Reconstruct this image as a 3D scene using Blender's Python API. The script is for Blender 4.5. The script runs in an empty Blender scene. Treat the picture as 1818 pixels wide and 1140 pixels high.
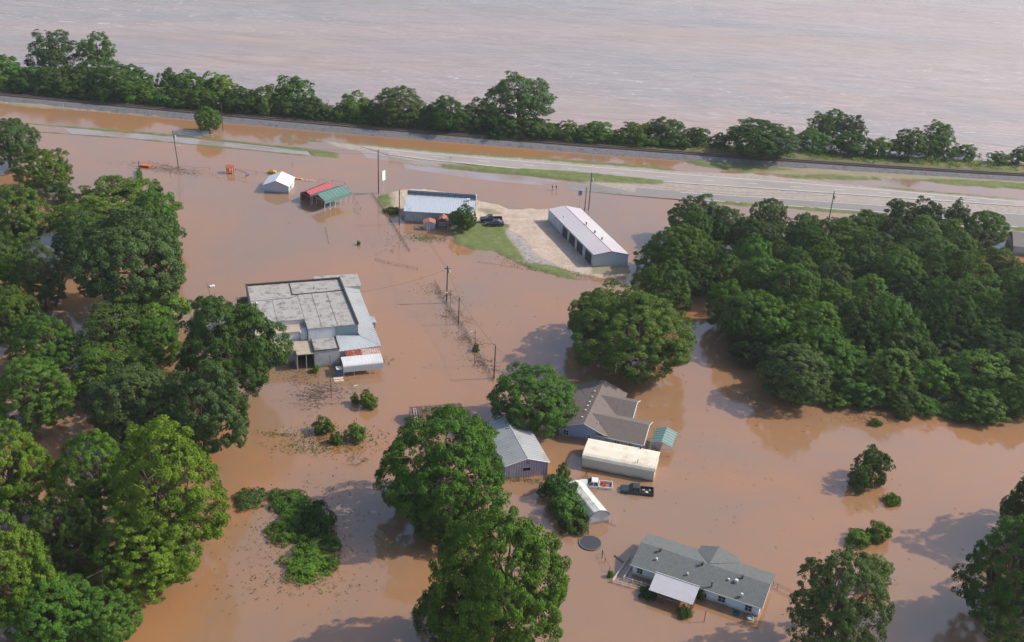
import bpy, math, random
import numpy as np
from mathutils import Vector, Matrix

# ------------------------------------------------------------------ camera, world, sun
SC = bpy.context.scene
COL = SC.collection
F_PX, PITCH, ROLL, CAM_H = 2000.0, math.radians(28), math.radians(3.2), 110.0
_F = np.array([0, math.cos(PITCH), -math.sin(PITCH)])
_R0 = np.array([1.0, 0, 0]); _U0 = np.array([0, math.sin(PITCH), math.cos(PITCH)])
_R = math.cos(ROLL) * _R0 + math.sin(ROLL) * _U0
_U = -math.sin(ROLL) * _R0 + math.cos(ROLL) * _U0
cam = bpy.data.cameras.new('camera'); co = bpy.data.objects.new('camera', cam); COL.objects.link(co)
cam.sensor_width = 36.0; cam.lens = 36.0 * F_PX / 1818.0; cam.clip_start = 1.0; cam.clip_end = 8000
co.matrix_world = Matrix(((_R[0], _U[0], -_F[0], 0), (_R[1], _U[1], -_F[1], 0), (_R[2], _U[2], -_F[2], CAM_H), (0, 0, 0, 1)))
SC.camera = co
SUN_EL, SUN_AZ = math.radians(40), math.radians(79)      # azimuth clockwise from +Y
w = bpy.data.worlds.new('World'); SC.world = w; w.use_nodes = True
nt = w.node_tree; bg = nt.nodes['Background']
sky = nt.nodes.new('ShaderNodeTexSky'); sky.sky_type = 'NISHITA'; sky.sun_disc = False
sky.sun_elevation = SUN_EL; sky.sun_rotation = SUN_AZ; sky.altitude = 100; sky.air_density = 1.0; sky.dust_density = 2.2; sky.ozone_density = 1.0
nt.links.new(sky.outputs[0], bg.inputs[0]); bg.inputs[1].default_value = 0.15
sl = bpy.data.lights.new('sun', 'SUN'); sl.energy = 3.5; sl.angle = math.radians(0.6); sl.color = (1.0, 0.94, 0.85)
so = bpy.data.objects.new('sun', sl); COL.objects.link(so)
sd = Vector((math.sin(SUN_AZ) * math.cos(SUN_EL), math.cos(SUN_AZ) * math.cos(SUN_EL), math.sin(SUN_EL)))
so.rotation_euler = sd.to_track_quat('Z', 'Y').to_euler(); so.location = (150, 30, 200)
SC.view_settings.view_transform = 'Standard'; SC.view_settings.look = 'None'
SC.view_settings.exposure = 0.55; SC.view_settings.gamma = 1.0
SC.render.engine = 'CYCLES'; SC.cycles.max_bounces = 6; SC.cycles.transparent_max_bounces = 8

def P(px, py, z=0.0):
    """point of the place at height z seen at a pixel of the 1818 px wide photo"""
    d = _F * F_PX + _R * (px - 909) + _U * (570 - py)
    t = (z - CAM_H) / d[2]
    return np.array([0, 0, CAM_H]) + d * t
def scale_at(p):
    v = np.array(p, float) - [0, 0, CAM_H]; return F_PX / float(v @ _F)
def zm(ox, oy, s):
    return lambda x, y: (ox + x / s, oy + y / s)

# ------------------------------------------------------------------ materials
def lin(c):
    return tuple(((v / 255.0) / 12.92 if v / 255.0 <= .04045 else ((v / 255.0 + .055) / 1.055) ** 2.4) for v in c)
MATS = {}
def mat(name, col, rough=.7, metal=0.0, var=.12, vscale=1.2, dirt=None, dirt_amt=.35, dirt_scale=.5, stripe=None, spec=.4, bump=0.0, bscale=8):
    """col: sRGB 0-255 albedo. stripe=(axis, period m, second colour)"""
    if name in MATS: return MATS[name]
    m = bpy.data.materials.new(name); m.use_nodes = True; t = m.node_tree; N = t.nodes; L = t.links
    b = N['Principled BSDF']; b.inputs['Roughness'].default_value = rough; b.inputs['Metallic'].default_value = metal
    b.inputs['Specular IOR Level'].default_value = spec
    tc = N.new('ShaderNodeTexCoord'); no = N.new('ShaderNodeTexNoise'); no.inputs['Scale'].default_value = vscale; no.inputs['Detail'].default_value = 5
    L.new(tc.outputs['Object'], no.inputs['Vector'])
    c = lin(col); k = lambda f: tuple(min(1, v * f) for v in c) + (1,)
    mx = N.new('ShaderNodeMix'); mx.data_type = 'RGBA'; mx.inputs[6].default_value = k(1 - var); mx.inputs[7].default_value = k(1 + var)
    L.new(no.outputs['Fac'], mx.inputs[0]); out = mx.outputs[2]
    if stripe:
        ax, per, c2 = stripe
        wv = N.new('ShaderNodeTexWave'); wv.bands_direction = ax; wv.inputs['Scale'].default_value = .3142 / per
        L.new(tc.outputs['Object'], wv.inputs['Vector'])
        m2 = N.new('ShaderNodeMix'); m2.data_type = 'RGBA'; m2.inputs[7].default_value = lin(c2) + (1,)
        r = N.new('ShaderNodeMapRange'); r.inputs[1].default_value = .55; r.inputs[2].default_value = .8
        L.new(wv.outputs['Fac'], r.inputs[0]); L.new(r.outputs[0], m2.inputs[0]); L.new(out, m2.inputs[6]); out = m2.outputs[2]
    if dirt:
        n2 = N.new('ShaderNodeTexNoise'); n2.inputs['Scale'].default_value = dirt_scale; n2.inputs['Detail'].default_value = 7; n2.inputs['Roughness'].default_value = .65
        L.new(tc.outputs['Object'], n2.inputs['Vector'])
        r = N.new('ShaderNodeMapRange'); r.inputs[1].default_value = .5; r.inputs[2].default_value = .68; r.inputs[4].default_value = dirt_amt
        L.new(n2.outputs['Fac'], r.inputs[0])
        m3 = N.new('ShaderNodeMix'); m3.data_type = 'RGBA'; m3.inputs[7].default_value = lin(dirt) + (1,)
        L.new(r.outputs[0], m3.inputs[0]); L.new(out, m3.inputs[6]); out = m3.outputs[2]
    if ('wall' in name or 'siding' in name) and 'orange' not in name:
        sp = N.new('ShaderNodeSeparateXYZ'); L.new(tc.outputs['Object'], sp.inputs[0]); n4 = N.new('ShaderNodeTexNoise'); n4.inputs['Scale'].default_value = 1.3; n4.inputs['Detail'].default_value = 5
        L.new(tc.outputs['Object'], n4.inputs['Vector']); ma = N.new('ShaderNodeMath'); ma.operation = 'MULTIPLY_ADD'; ma.inputs[1].default_value = -.9; L.new(n4.outputs['Fac'], ma.inputs[0]); L.new(sp.outputs['Z'], ma.inputs[2])
        r4 = N.new('ShaderNodeMapRange'); r4.inputs[1].default_value = -.45; r4.inputs[2].default_value = .25; r4.inputs[3].default_value = .75; r4.inputs[4].default_value = 0; L.new(ma.outputs[0], r4.inputs[0])
        m5 = N.new('ShaderNodeMix'); m5.data_type = 'RGBA'; m5.inputs[7].default_value = (.17, .11, .07, 1); L.new(r4.outputs[0], m5.inputs[0]); L.new(out, m5.inputs[6]); out = m5.outputs[2]
    L.new(out, b.inputs['Base Color'])
    if bump:
        n3 = N.new('ShaderNodeTexNoise'); n3.inputs['Scale'].default_value = bscale; L.new(tc.outputs['Object'], n3.inputs['Vector'])
        bp = N.new('ShaderNodeBump'); bp.inputs['Strength'].default_value = bump; bp.inputs['Distance'].default_value = .1
        L.new(n3.outputs['Fac'], bp.inputs['Height']); L.new(bp.outputs[0], b.inputs['Normal'])
    MATS[name] = m; return m

def leaf_mat(name, a, b_, hue=.02, trans=.2):
    m = bpy.data.materials.new(name); m.use_nodes = True; t = m.node_tree; N = t.nodes; L = t.links
    b = N['Principled BSDF']; b.inputs['Roughness'].default_value = .6; b.inputs['Specular IOR Level'].default_value = .12
    at = N.new('ShaderNodeAttribute'); at.attribute_name = 'tint'
    mx = N.new('ShaderNodeMix'); mx.data_type = 'RGBA'; mx.inputs[6].default_value = a + (1,); mx.inputs[7].default_value = b_ + (1,)
    L.new(at.outputs['Fac'], mx.inputs[0])
    oi = N.new('ShaderNodeObjectInfo')
    hs = N.new('ShaderNodeHueSaturation')
    r1 = N.new('ShaderNodeMapRange'); r1.inputs[3].default_value = .5 - hue; r1.inputs[4].default_value = .5 + hue
    r2 = N.new('ShaderNodeMapRange'); r2.inputs[3].default_value = .8; r2.inputs[4].default_value = 1.2
    ml = N.new('ShaderNodeMath'); ml.operation = 'MULTIPLY'; ml.inputs[1].default_value = 7.31
    fr = N.new('ShaderNodeMath'); fr.operation = 'FRACT'
    L.new(oi.outputs['Random'], r1.inputs[0]); L.new(oi.outputs['Random'], ml.inputs[0]); L.new(ml.outputs[0], fr.inputs[0]); L.new(fr.outputs[0], r2.inputs[0])
    L.new(r1.outputs[0], hs.inputs['Hue']); L.new(r2.outputs[0], hs.inputs['Value']); L.new(mx.outputs[2], hs.inputs['Color'])
    L.new(hs.outputs[0], b.inputs['Base Color'])
    tr = N.new('ShaderNodeBsdfTranslucent'); L.new(hs.outputs[0], tr.inputs['Color'])
    ms = N.new('ShaderNodeMixShader'); ms.inputs[0].default_value = trans
    L.new(b.outputs[0], ms.inputs[1]); L.new(tr.outputs[0], ms.inputs[2]); L.new(ms.outputs[0], N['Material Output'].inputs[0])
    return m
LEAF = {
 'bright': leaf_mat('leaves_bright', (.066, .135, .008), (.145, .235, .018)),
 'fresh': leaf_mat('leaves_fresh', (.050, .115, .008), (.118, .20, .018)),
 'mid': leaf_mat('leaves_mid', (.040, .092, .010), (.100, .172, .021)),
 'dark': leaf_mat('leaves_dark', (.024, .060, .008), (.060, .112, .016)),
 'grey': leaf_mat('leaves_grey', (0.038, 0.074, 0.015), (0.09, 0.138, 0.035)),
 'olive': leaf_mat('leaves_olive', (0.05, 0.075, 0.01), (0.105, 0.135, 0.022)),
}
BARK = mat('bark', (88, 74, 60), .9, var=.3, vscale=3)

# ------------------------------------------------------------------ mesh builder
class MB:
    def __init__(s): s.v = []; s.f = []
    def add(s, vs, fs):
        k = len(s.v); s.v += [tuple(map(float, v)) for v in vs]; s.f += [tuple(i + k for i in f) for f in fs]; return s
    def box(s, x0, x1, y0, y1, z0, z1):
        return s.add([(x0,y0,z0),(x1,y0,z0),(x1,y1,z0),(x0,y1,z0),(x0,y0,z1),(x1,y0,z1),(x1,y1,z1),(x0,y1,z1)],
                     [(3,2,1,0),(4,5,6,7),(0,1,5,4),(1,2,6,5),(2,3,7,6),(3,0,4,7)])
    def hexa(s, b, t):
        return s.add(list(b) + list(t), [(3,2,1,0),(4,5,6,7),(0,1,5,4),(1,2,6,5),(2,3,7,6),(3,0,4,7)])
    def prism(s, poly, z0, z1):
        n = len(poly); zt = z1 if hasattr(z1, '__len__') else [z1] * n
        vs = [(x, y, z0) for x, y in poly] + [(p[0], p[1], zt[i]) for i, p in enumerate(poly)]
        return s.add(vs, [tuple(range(n))[::-1], tuple(range(n, 2*n))] + [(i, (i+1) % n, n + (i+1) % n, n + i) for i in range(n)])
    def slab(s, q, th=.08, ribs=0, rh=.05, rw=.07):
        """q: four 3-D corners (eave a->b, ridge c->d), thickness downwards; ribs run eave to ridge"""
        q = [np.array(p, float) for p in q]; dn = np.array([0, 0, -th])
        s.hexa([p + dn for p in q], q)
        for i in range(ribs):
            t = (i + .5) / ribs; a = q[0] + (q[1]-q[0]) * t; b = q[3] + (q[2]-q[3]) * t
            u = (q[1]-q[0]); u = u / np.linalg.norm(u) * rw / 2; up = np.array([0, 0, rh])
            s.hexa([a-u, a+u, b+u, b-u], [a-u*.5+up, a+u*.5+up, b+u*.5+up, b-u*.5+up])
        return s
    def tube(s, p, q, r0, r1=None, n=6, cap=True):
        r1 = r0 if r1 is None else r1
        p = np.array(p, float); q = np.array(q, float); d = q - p; d = d / (np.linalg.norm(d) + 1e-9)
        a = np.cross(d, [0, 0, 1.0]);
        if np.linalg.norm(a) < 1e-3: a = np.array([1.0, 0, 0])
        a /= np.linalg.norm(a); b = np.cross(d, a)
        an = [2 * math.pi * i / n for i in range(n)]
        vs = [p + (a*math.cos(t) + b*math.sin(t)) * r0 for t in an] + [q + (a*math.cos(t) + b*math.sin(t)) * r1 for t in an]
        fs = [(i, (i+1) % n, n + (i+1) % n, n + i) for i in range(n)]
        if cap: fs += [tuple(range(n))[::-1], tuple(range(n, 2*n))]
        return s.add(vs, fs)
    def path(s, pts, r, n=5):
        for i in range(len(pts) - 1): s.tube(pts[i], pts[i+1], r if not hasattr(r, '__len__') else r[i], r if not hasattr(r, '__len__') else r[i+1], n)
        return s
    def build(s, name, m=None, parent=None, bevel=0, smooth=False, loc=None, rz=0):
        me = bpy.data.meshes.new(name); me.from_pydata(s.v, [], s.f); me.update()
        o = bpy.data.objects.new(name, me); COL.objects.link(o)
        if m: me.materials.append(m)
        if parent: o.parent = parent
        if loc is not None: o.location = tuple(loc)
        o.rotation_euler[2] = rz
        if bevel:
            b = o.modifiers.new('bevel', 'BEVEL'); b.width = bevel; b.segments = 2; b.limit_method = 'ANGLE'
        if smooth:
            for p in me.polygons: p.use_smooth = True
        return o
def tag(o, label=None, cat=None, group=None, kind=None):
    if label: o['label'] = label
    if cat: o['category'] = cat
    if group: o['group'] = group
    if kind: o['kind'] = kind
    return o
def thing(name, label, cat, loc=(0, 0, 0), rz=0, group=None):
    o = bpy.data.objects.new(name, None); COL.objects.link(o); o.location = tuple(float(v) for v in loc); o.rotation_euler[2] = rz
    o.empty_display_size = .5
    return tag(o, label, cat, group)
def frame(a, b, z=0.0):
    """ground origin and heading of the line seen from pixel a to pixel b at height z"""
    A = P(*a, z); B = P(*b, z); return (A[0], A[1], 0.0), math.atan2(B[1]-A[1], B[0]-A[0]), float(np.hypot(*(B-A)[:2]))
def offset_poly(pts, d):
    out = []
    for i, p in enumerate(pts):
        a = pts[max(0, i-1)]; b = pts[min(len(pts)-1, i+1)]; t = np.array(b[:2]) - np.array(a[:2]); t = t / np.linalg.norm(t)
        out.append((p[0] - t[1]*d, p[1] + t[0]*d))
    return out

# ------------------------------------------------------------------ water
def water_mat(name, river):
    m = bpy.data.materials.new(name); m.use_nodes = True; t = m.node_tree; N = t.nodes; L = t.links
    b = N['Principled BSDF']; b.inputs['IOR'].default_value = 1.8; b.inputs['Specular IOR Level'].default_value = .5
    tc = N.new('ShaderNodeTexCoord')
    def noise(scale, vec=None, det=4, rough=.5, dist=0):
        n = N.new('ShaderNodeTexNoise'); n.inputs['Scale'].default_value = scale; n.inputs['Detail'].default_value = det
        n.inputs['Roughness'].default_value = rough; n.inputs['Distortion'].default_value = dist
        L.new(vec if vec else tc.outputs['Object'], n.inputs['Vector']); return n.outputs['Fac']
    def rng(x, a, c, lo=0, hi=1):
        r = N.new('ShaderNodeMapRange'); r.inputs[1].default_value = a; r.inputs[2].default_value = c; r.inputs[3].default_value = lo; r.inputs[4].default_value = hi
        L.new(x, r.inputs[0]); return r.outputs[0]
    def mix(f, a, c):
        x = N.new('ShaderNodeMix'); x.data_type = 'RGBA'; L.new(f, x.inputs[0])
        for i, v in ((6, a), (7, c)):
            if isinstance(v, tuple): x.inputs[i].default_value = v + (1,)
            else: L.new(v, x.inputs[i])
        return x.outputs[2]
    def add(a, c, k):
        x = N.new('ShaderNodeMath'); x.operation = 'MULTIPLY_ADD'; L.new(c, x.inputs[0]); x.inputs[1].default_value = k; L.new(a, x.inputs[2]); return x.outputs[0]
    if river:
        mp = N.new('ShaderNodeMapping'); mp.inputs['Rotation'].default_value = (0, 0, math.radians(6)); mp.inputs['Scale'].default_value = (.25, 1, 1)
        L.new(tc.outputs['Object'], mp.inputs[0]); v = mp.outputs[0]
        mp2 = N.new('ShaderNodeMapping'); mp2.inputs['Rotation'].default_value = (0, 0, math.radians(-8)); mp2.inputs['Scale'].default_value = (.3, 1, 1); L.new(tc.outputs['Object'], mp2.inputs[0]); v2 = mp2.outputs[0]
        col = mix(rng(noise(.011, v, 6, .62, 1.8), .42, .6), (.31, .21, .165), (.215, .182, .165))
        col = mix(rng(noise(.12, v, 5, .6, 2.0), .35, .7, 0, .45), col, (.40, .28, .23)); col = mix(rng(noise(.05, v2, 6, .65, 2.5), .45, .7, 0, .5), col, (.20, .145, .12))
        patch = rng(noise(.018, v, 3, .5), .4, .62)
        st = rng(noise(.22, v2, 7, .6, 3.6), .60, .67)
        x = N.new('ShaderNodeMath'); x.operation = 'MULTIPLY'; L.new(st, x.inputs[0]); L.new(patch, x.inputs[1])
        x2 = N.new('ShaderNodeMath'); x2.operation = 'MULTIPLY'; L.new(x.outputs[0], x2.inputs[0]); x2.inputs[1].default_value = .62
        col = mix(x2.outputs[0], col, (.62, .55, .52))
        L.new(col, b.inputs['Base Color'])
        L.new(rng(noise(.02, v, 3), .3, .7, .16, .34), b.inputs['Roughness'])
        h = add(noise(.5, v, 5, .6, .8), noise(.11, v, 3, .5, 1.2), 3.0)
        bp = N.new('ShaderNodeBump'); bp.inputs['Strength'].default_value = .7; bp.inputs['Distance'].default_value = .35
    else:
        col = mix(rng(noise(.016, None, 6, .6, 1.4), .38, .62), (.280, .138, .060), (.222, .136, .082))
        L.new(col, b.inputs['Base Color'])
        L.new(rng(noise(.025, None, 6, .6, 1.5), .4, .65, .04, .15), b.inputs['Roughness'])
        h = add(noise(1.6, None, 3, .5), noise(.22, None, 2, .5), 2.0)
        bp = N.new('ShaderNodeBump'); bp.inputs['Strength'].default_value = .25; bp.inputs['Distance'].default_value = .03
    L.new(h, bp.inputs['Height']); L.new(bp.outputs[0], b.inputs['Normal'])
    return m
# the railway line, from which both shores take their course
_tx = [0, 352, 610, 909, 1208, 1510, 1818]; _ty = [166.8, 198.7, 222, 247, 271, 290, 310]
_fit = np.polyfit(_tx, _ty, 3)
TRACK = [P(x, np.polyval(_fit, x), 1.3)[:2] for x in np.linspace(-60, 1880, 40)]
def ext(pts, L_=900):
    a = np.array(pts[0]) - np.array(pts[1]); b = np.array(pts[-1]) - np.array(pts[-2])
    return [tuple(np.array(pts[0]) + a/np.linalg.norm(a)*L_)] + [tuple(p) for p in pts] + [tuple(np.array(pts[-1]) + b/np.linalg.norm(b)*L_)]
TR = ext(TRACK)
shore = offset_poly(TR, 10.0)
m_ = MB(); n_ = len(shore); m_.add([(x, y, 0) for x, y in shore] + [(x*3, 3500, 0) for x, y in shore], [(i, i+1, n_+i+1, n_+i) for i in range(n_-1)])
tag(m_.build('river', water_mat('river_water', True)), kind='structure')
m_ = MB(); m_.add([(x, y, 0) for x, y in shore] + [(x, -300, 0) for x, y in shore], [(n_+i, n_+i+1, i+1, i) for i in range(n_-1)])
tag(m_.build('flood_water', water_mat('flood_water', False)), kind='structure')

# ------------------------------------------------------------------ railway
def sweep(line, prof, name, m, kind=None, parent=None):
    mb = MB(); k = len(prof)
    rows = [offset_poly(line, o) for o, z in prof]
    vs = [(rows[j][i][0], rows[j][i][1], prof[j][1]) for i in range(len(line)) for j in range(k)]
    fs = [(i*k+j, (i+1)*k+j, (i+1)*k+j+1, i*k+j+1) for i in range(len(line)-1) for j in range(k-1)]
    mb.add(vs, fs); o = mb.build(name, m, parent)
    if kind: o['kind'] = kind
    return o
def dense(pts, step):
    pts = [np.array(p, float) for p in pts]; out = []
    for a, b in zip(pts[:-1], pts[1:]):
        n = max(1, int(np.linalg.norm(b-a) / step))
        out += [tuple(a + (b-a)*i/n) for i in range(n)]
    return out + [tuple(pts[-1])]
ballast = mat('ballast', (108, 104, 106), .95, var=.6, vscale=2.2, dirt=(70, 66, 66), dirt_amt=.75, dirt_scale=.8, bump=.8, bscale=6)
sweep(TR, [(-4.6, -.6), (-3.7, .0), (-1.8, 1.02), (1.9, 1.02), (3.4, .6)], 'railway_embankment', ballast, 'structure')
t = thing('railway_track', 'single railway track on a grey ballast bank between highway and river', 'railway track', (0, 0, 0))
tl = dense(TRACK, 4)
steel = mat('rail_steel', (96, 74, 62), .6, metal=.3, var=.2)
for o_ in (-.75, .75): sweep(tl, [(o_-.06, 1.0), (o_-.05, 1.33), (o_+.05, 1.33), (o_+.06, 1.0)], 'rail', steel, parent=t)
mb = MB(); dl = dense(TRACK, .62)
for i in range(len(dl)-1):
    a = np.array(dl[i]); d = np.array(dl[i+1]) - a; d /= np.linalg.norm(d) + 1e-9; n = np.array([-d[1], d[0]])
    q = [a - d*.12 - n*1.3, a + d*.12 - n*1.3, a + d*.12 + n*1.3, a - d*.12 + n*1.3]
    mb.hexa([(*p, .9) for p in q], [(*p, 1.15) for p in q])
tag(mb.build('sleepers', mat('sleeper_wood', (70, 60, 54), .9, var=.3), t), kind='stuff')

# ------------------------------------------------------------------ ground: one height field, above the flood only where the photo shows land
rngN = np.random.RandomState(5)
def vnoise(X, Y, cell):
    T = rngN.rand(256, 256); gx = X / cell + 1000.3; gy = Y / cell + 700.7
    ix = np.floor(gx).astype(int); iy = np.floor(gy).astype(int); fx = gx-ix; fy = gy-iy
    fx = fx*fx*(3-2*fx); fy = fy*fy*(3-2*fy)
    g = lambda a, b: T[a % 256, b % 256]
    return (g(ix, iy)*(1-fx)+g(ix+1, iy)*fx)*(1-fy) + (g(ix, iy+1)*(1-fx)+g(ix+1, iy+1)*fx)*fy
STEP = .55
gx_ = np.arange(-178, 172, STEP); gy_ = np.arange(222, 344, STEP); X, Y = np.meshgrid(gx_, gy_)
NZ = (vnoise(X, Y, 9)-.5)*1.2 + (vnoise(X, Y, 3.3)-.5)*1.0 + (vnoise(X, Y, 1.3)-.5)*.9
def segd(ax, ay, bx, by):
    dx, dy = bx-ax, by-ay; tt = np.clip(((X-ax)*dx+(Y-ay)*dy)/(dx*dx+dy*dy+1e-9), 0, 1)
    return np.hypot(X-ax-tt*dx, Y-ay-tt*dy), tt
def sd_poly(px):
    w_ = [P(*p)[:2] for p in px]; d = np.full(X.shape, 1e9); ins = np.zeros(X.shape, bool)
    for i in range(len(w_)):
        a, b = w_[i], w_[(i+1) % len(w_)]; d = np.minimum(d, segd(a[0], a[1], b[0], b[1])[0])
        c = ((a[1] > Y) != (b[1] > Y)) & (X < (b[0]-a[0])*(Y-a[1])/(b[1]-a[1]+1e-12)+a[0]); ins ^= c
    return np.where(ins, d, -d)
def sd_line(px, wd):
    w_ = [P(*p)[:2] for p in px]; out = np.full(X.shape, -1e9); k = len(w_)-1
    for i in range(k):
        d, tt = segd(*w_[i], *w_[i+1]); wa = wd[0]+(wd[1]-wd[0])*(i+tt)/k; out = np.maximum(out, wa/2-d)
    return out
Z = np.full(X.shape, -.6); MASK = np.zeros(X.shape + (3,))
def land(sd, top, kind, rag=.9, soft=1.6, base=True):
    global Z
    s = sd + NZ*rag; h = -.25 + (top+.25)*np.clip(s/soft+.55, 0, 1)
    h = np.where(s > -soft, h, -.6)
    Z = np.maximum(Z, h + (NZ*.05 if base else 0))
    wgt = np.clip(s/.8+.5, 0, 1)[..., None]; c = {'grass': (1, 0, 0), 'sand': (0, 1, 0), 'grey': (0, 0, 1), 'dry': (.45, .55, 0), 'mud': (0, 0, 0), 'shoulder': (0, .7, .6)}[kind]
    MASK[:] = MASK*(1-wgt) + np.array(c)*wgt
# foot of the ballast and the far right verge
land(sd_line([(-40, 178), (120, 193), (350, 212)], (3.0, .6)), .35, 'dry')
land(sd_line([(-20, 174), (120, 187), (350, 209)], (2.4, .6)), .5, 'grass')
land(sd_poly([(1330, 294), (1560, 303), (1840, 322), (1840, 338), (1694, 328), (1600, 318), (1409, 316), (1340, 307)]), .3, 'dry')
land(sd_poly([(1210, 285), (1325, 290), (1409, 303), (1319, 306), (1241, 295)]), .35, 'grass')
land(sd_poly([(1376, 311), (1443, 311), (1560, 316), (1565, 321), (1420, 318)]), .3, 'grass')
land(sd_poly([(1600, 318), (1694, 321), (1840, 328), (1840, 338), (1694, 328)]), .32, 'grass')
# strips showing where the drowned highway runs
land(sd_line([(20, 217), (150, 228), (300, 240), (400, 250), (560, 268), (590, 273)], (1.2, 2.8)), .16, 'grass', .3, .8)
land(sd_line([(50, 233), (230, 246), (400, 262), (540, 276)], (1.1, 1.6)), .12, 'grass', .35, .8)
land(sd_poly([(545, 267), (575, 268), (603, 274), (600, 281), (552, 277)]), .2, 'grass')
land(sd_line([(500, 245), (600, 254), (760, 268), (960, 283), (1080, 292), (1195, 303)], (.8, 3.2)), .3, 'grass', .5, 1)
land(sd_line([(1396, 320), (1600, 336), (1830, 357)], (.9, .9)), .3, 'grass', .3, .7)
# median and shoulders
land(sd_poly([(570, 251), (760, 270), (960, 285), (1195, 304), (1330, 308), (1600, 338), (1840, 358), (1840, 420), (1530, 386), (1265, 361), (1150, 350), (1090, 336), (1000, 315), (1000, 312), (1003, 305), (787, 290), (720, 285), (600, 263)]), .13, 'shoulder', .3, 1.2, False)
land(sd_poly([(786, 292.5), (1003, 304), (1180, 321.5), (1177, 328.5), (1036, 323), (868, 306), (788, 299)]), .42, 'grass', .4, .9)
land(sd_line([(716, 290), (740, 289), (790, 294)], (.9, 1.2)), .12, 'dry', .8, .8)
land(sd_line([(716, 290), (750, 295), (790, 299)], (.9, 1.2)), .10, 'dry', .8, .8)
land(sd_line([(990, 334), (1100, 344), (1265, 358)], (.5, 1.2)), .10, 'grass', .5, .8)
land(sd_line([(1265, 359), (1400, 369), (1530, 380), (1640, 392)], (2.0, 3.0)), .3, 'grass', .4, .9)
land(sd_poly([(1790, 404), (1840, 406), (1840, 412), (1800, 410)]), .2, 'grass')
# yard of the workshop and of the storage building
land(sd_poly([(697, 340), (730, 335), (765, 337), (843, 354), (885, 362), (905, 371), (975, 370), (1062, 478), (1112, 478), (1118, 492), (1066, 494), (1040, 488), (1000, 482), (955, 474), (925, 466), (905, 452), (870, 440), (800, 407), (800, 400), (713, 392), (700, 372)]), .22, 'sand', .7)
land(sd_poly([(674, 352), (695, 340), (700, 362), (690, 378), (676, 366)]), .3, 'dry')
land(sd_poly([(676, 350), (688, 346), (692, 370), (680, 368)]), .3, 'grass')
land(sd_poly([(798, 410), (842, 392), (875, 400), (907, 398), (898, 407), (904, 425), (921, 445), (934, 464), (907, 459), (883, 446), (842, 443), (813, 433)]), .34, 'grass', .8)
land(sd_poly([(850, 372), (880, 373), (898, 379), (893, 384), (862, 382)]), .34, 'dry')
land(sd_poly([(898, 408), (924, 422), (950, 452), (945, 464), (932, 462), (918, 440), (903, 424)]), .26, 'grey', .8)
land(sd_poly([(945, 450), (985, 470), (1000, 484), (960, 478), (935, 465)]), .26, 'grey', .8)
land(sd_poly([(927, 466), (960, 469), (1000, 477), (1024, 495), (1000, 492), (940, 479)]), .34, 'grass', .8)
land(sd_poly([(1050, 474), (1113, 470), (1118, 486), (1080, 491), (1052, 487)]), .32, 'dry', .5)
land(sd_poly([(712, 385), (800, 385), (800, 398), (770, 397), (712, 394)]), .1, 'mud', .8)
me = bpy.data.meshes.new('ground'); ny, nx = X.shape
vz = np.stack([X, Y, Z], -1).reshape(-1, 3)
idx = np.arange(nx*ny).reshape(ny, nx); fa = np.stack([idx[:-1, :-1], idx[:-1, 1:], idx[1:, 1:], idx[1:, :-1]], -1).reshape(-1, 4)
keep = (vz[fa][:, :, 2].max(1) > -.3); fa = fa[keep]
used = np.unique(fa); remap = np.zeros(nx*ny, int); remap[used] = np.arange(len(used)); fa = remap[fa]; vz = vz[used]
me.vertices.add(len(vz)); me.vertices.foreach_set('co', vz.ravel()); me.loops.add(fa.size); me.loops.foreach_set('vertex_index', fa.ravel().astype(np.int32))
me.polygons.add(len(fa)); me.polygons.foreach_set('loop_start', np.arange(0, fa.size, 4, dtype=np.int32)); me.update(calc_edges=True)
ca = me.color_attributes.new('soil', 'FLOAT_COLOR', 'POINT'); cc = np.concatenate([MASK.reshape(-1, 3)[used], np.ones((len(used), 1))], 1); ca.data.foreach_set('color', cc.ravel())
for p_ in me.polygons: p_.use_smooth = True
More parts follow.
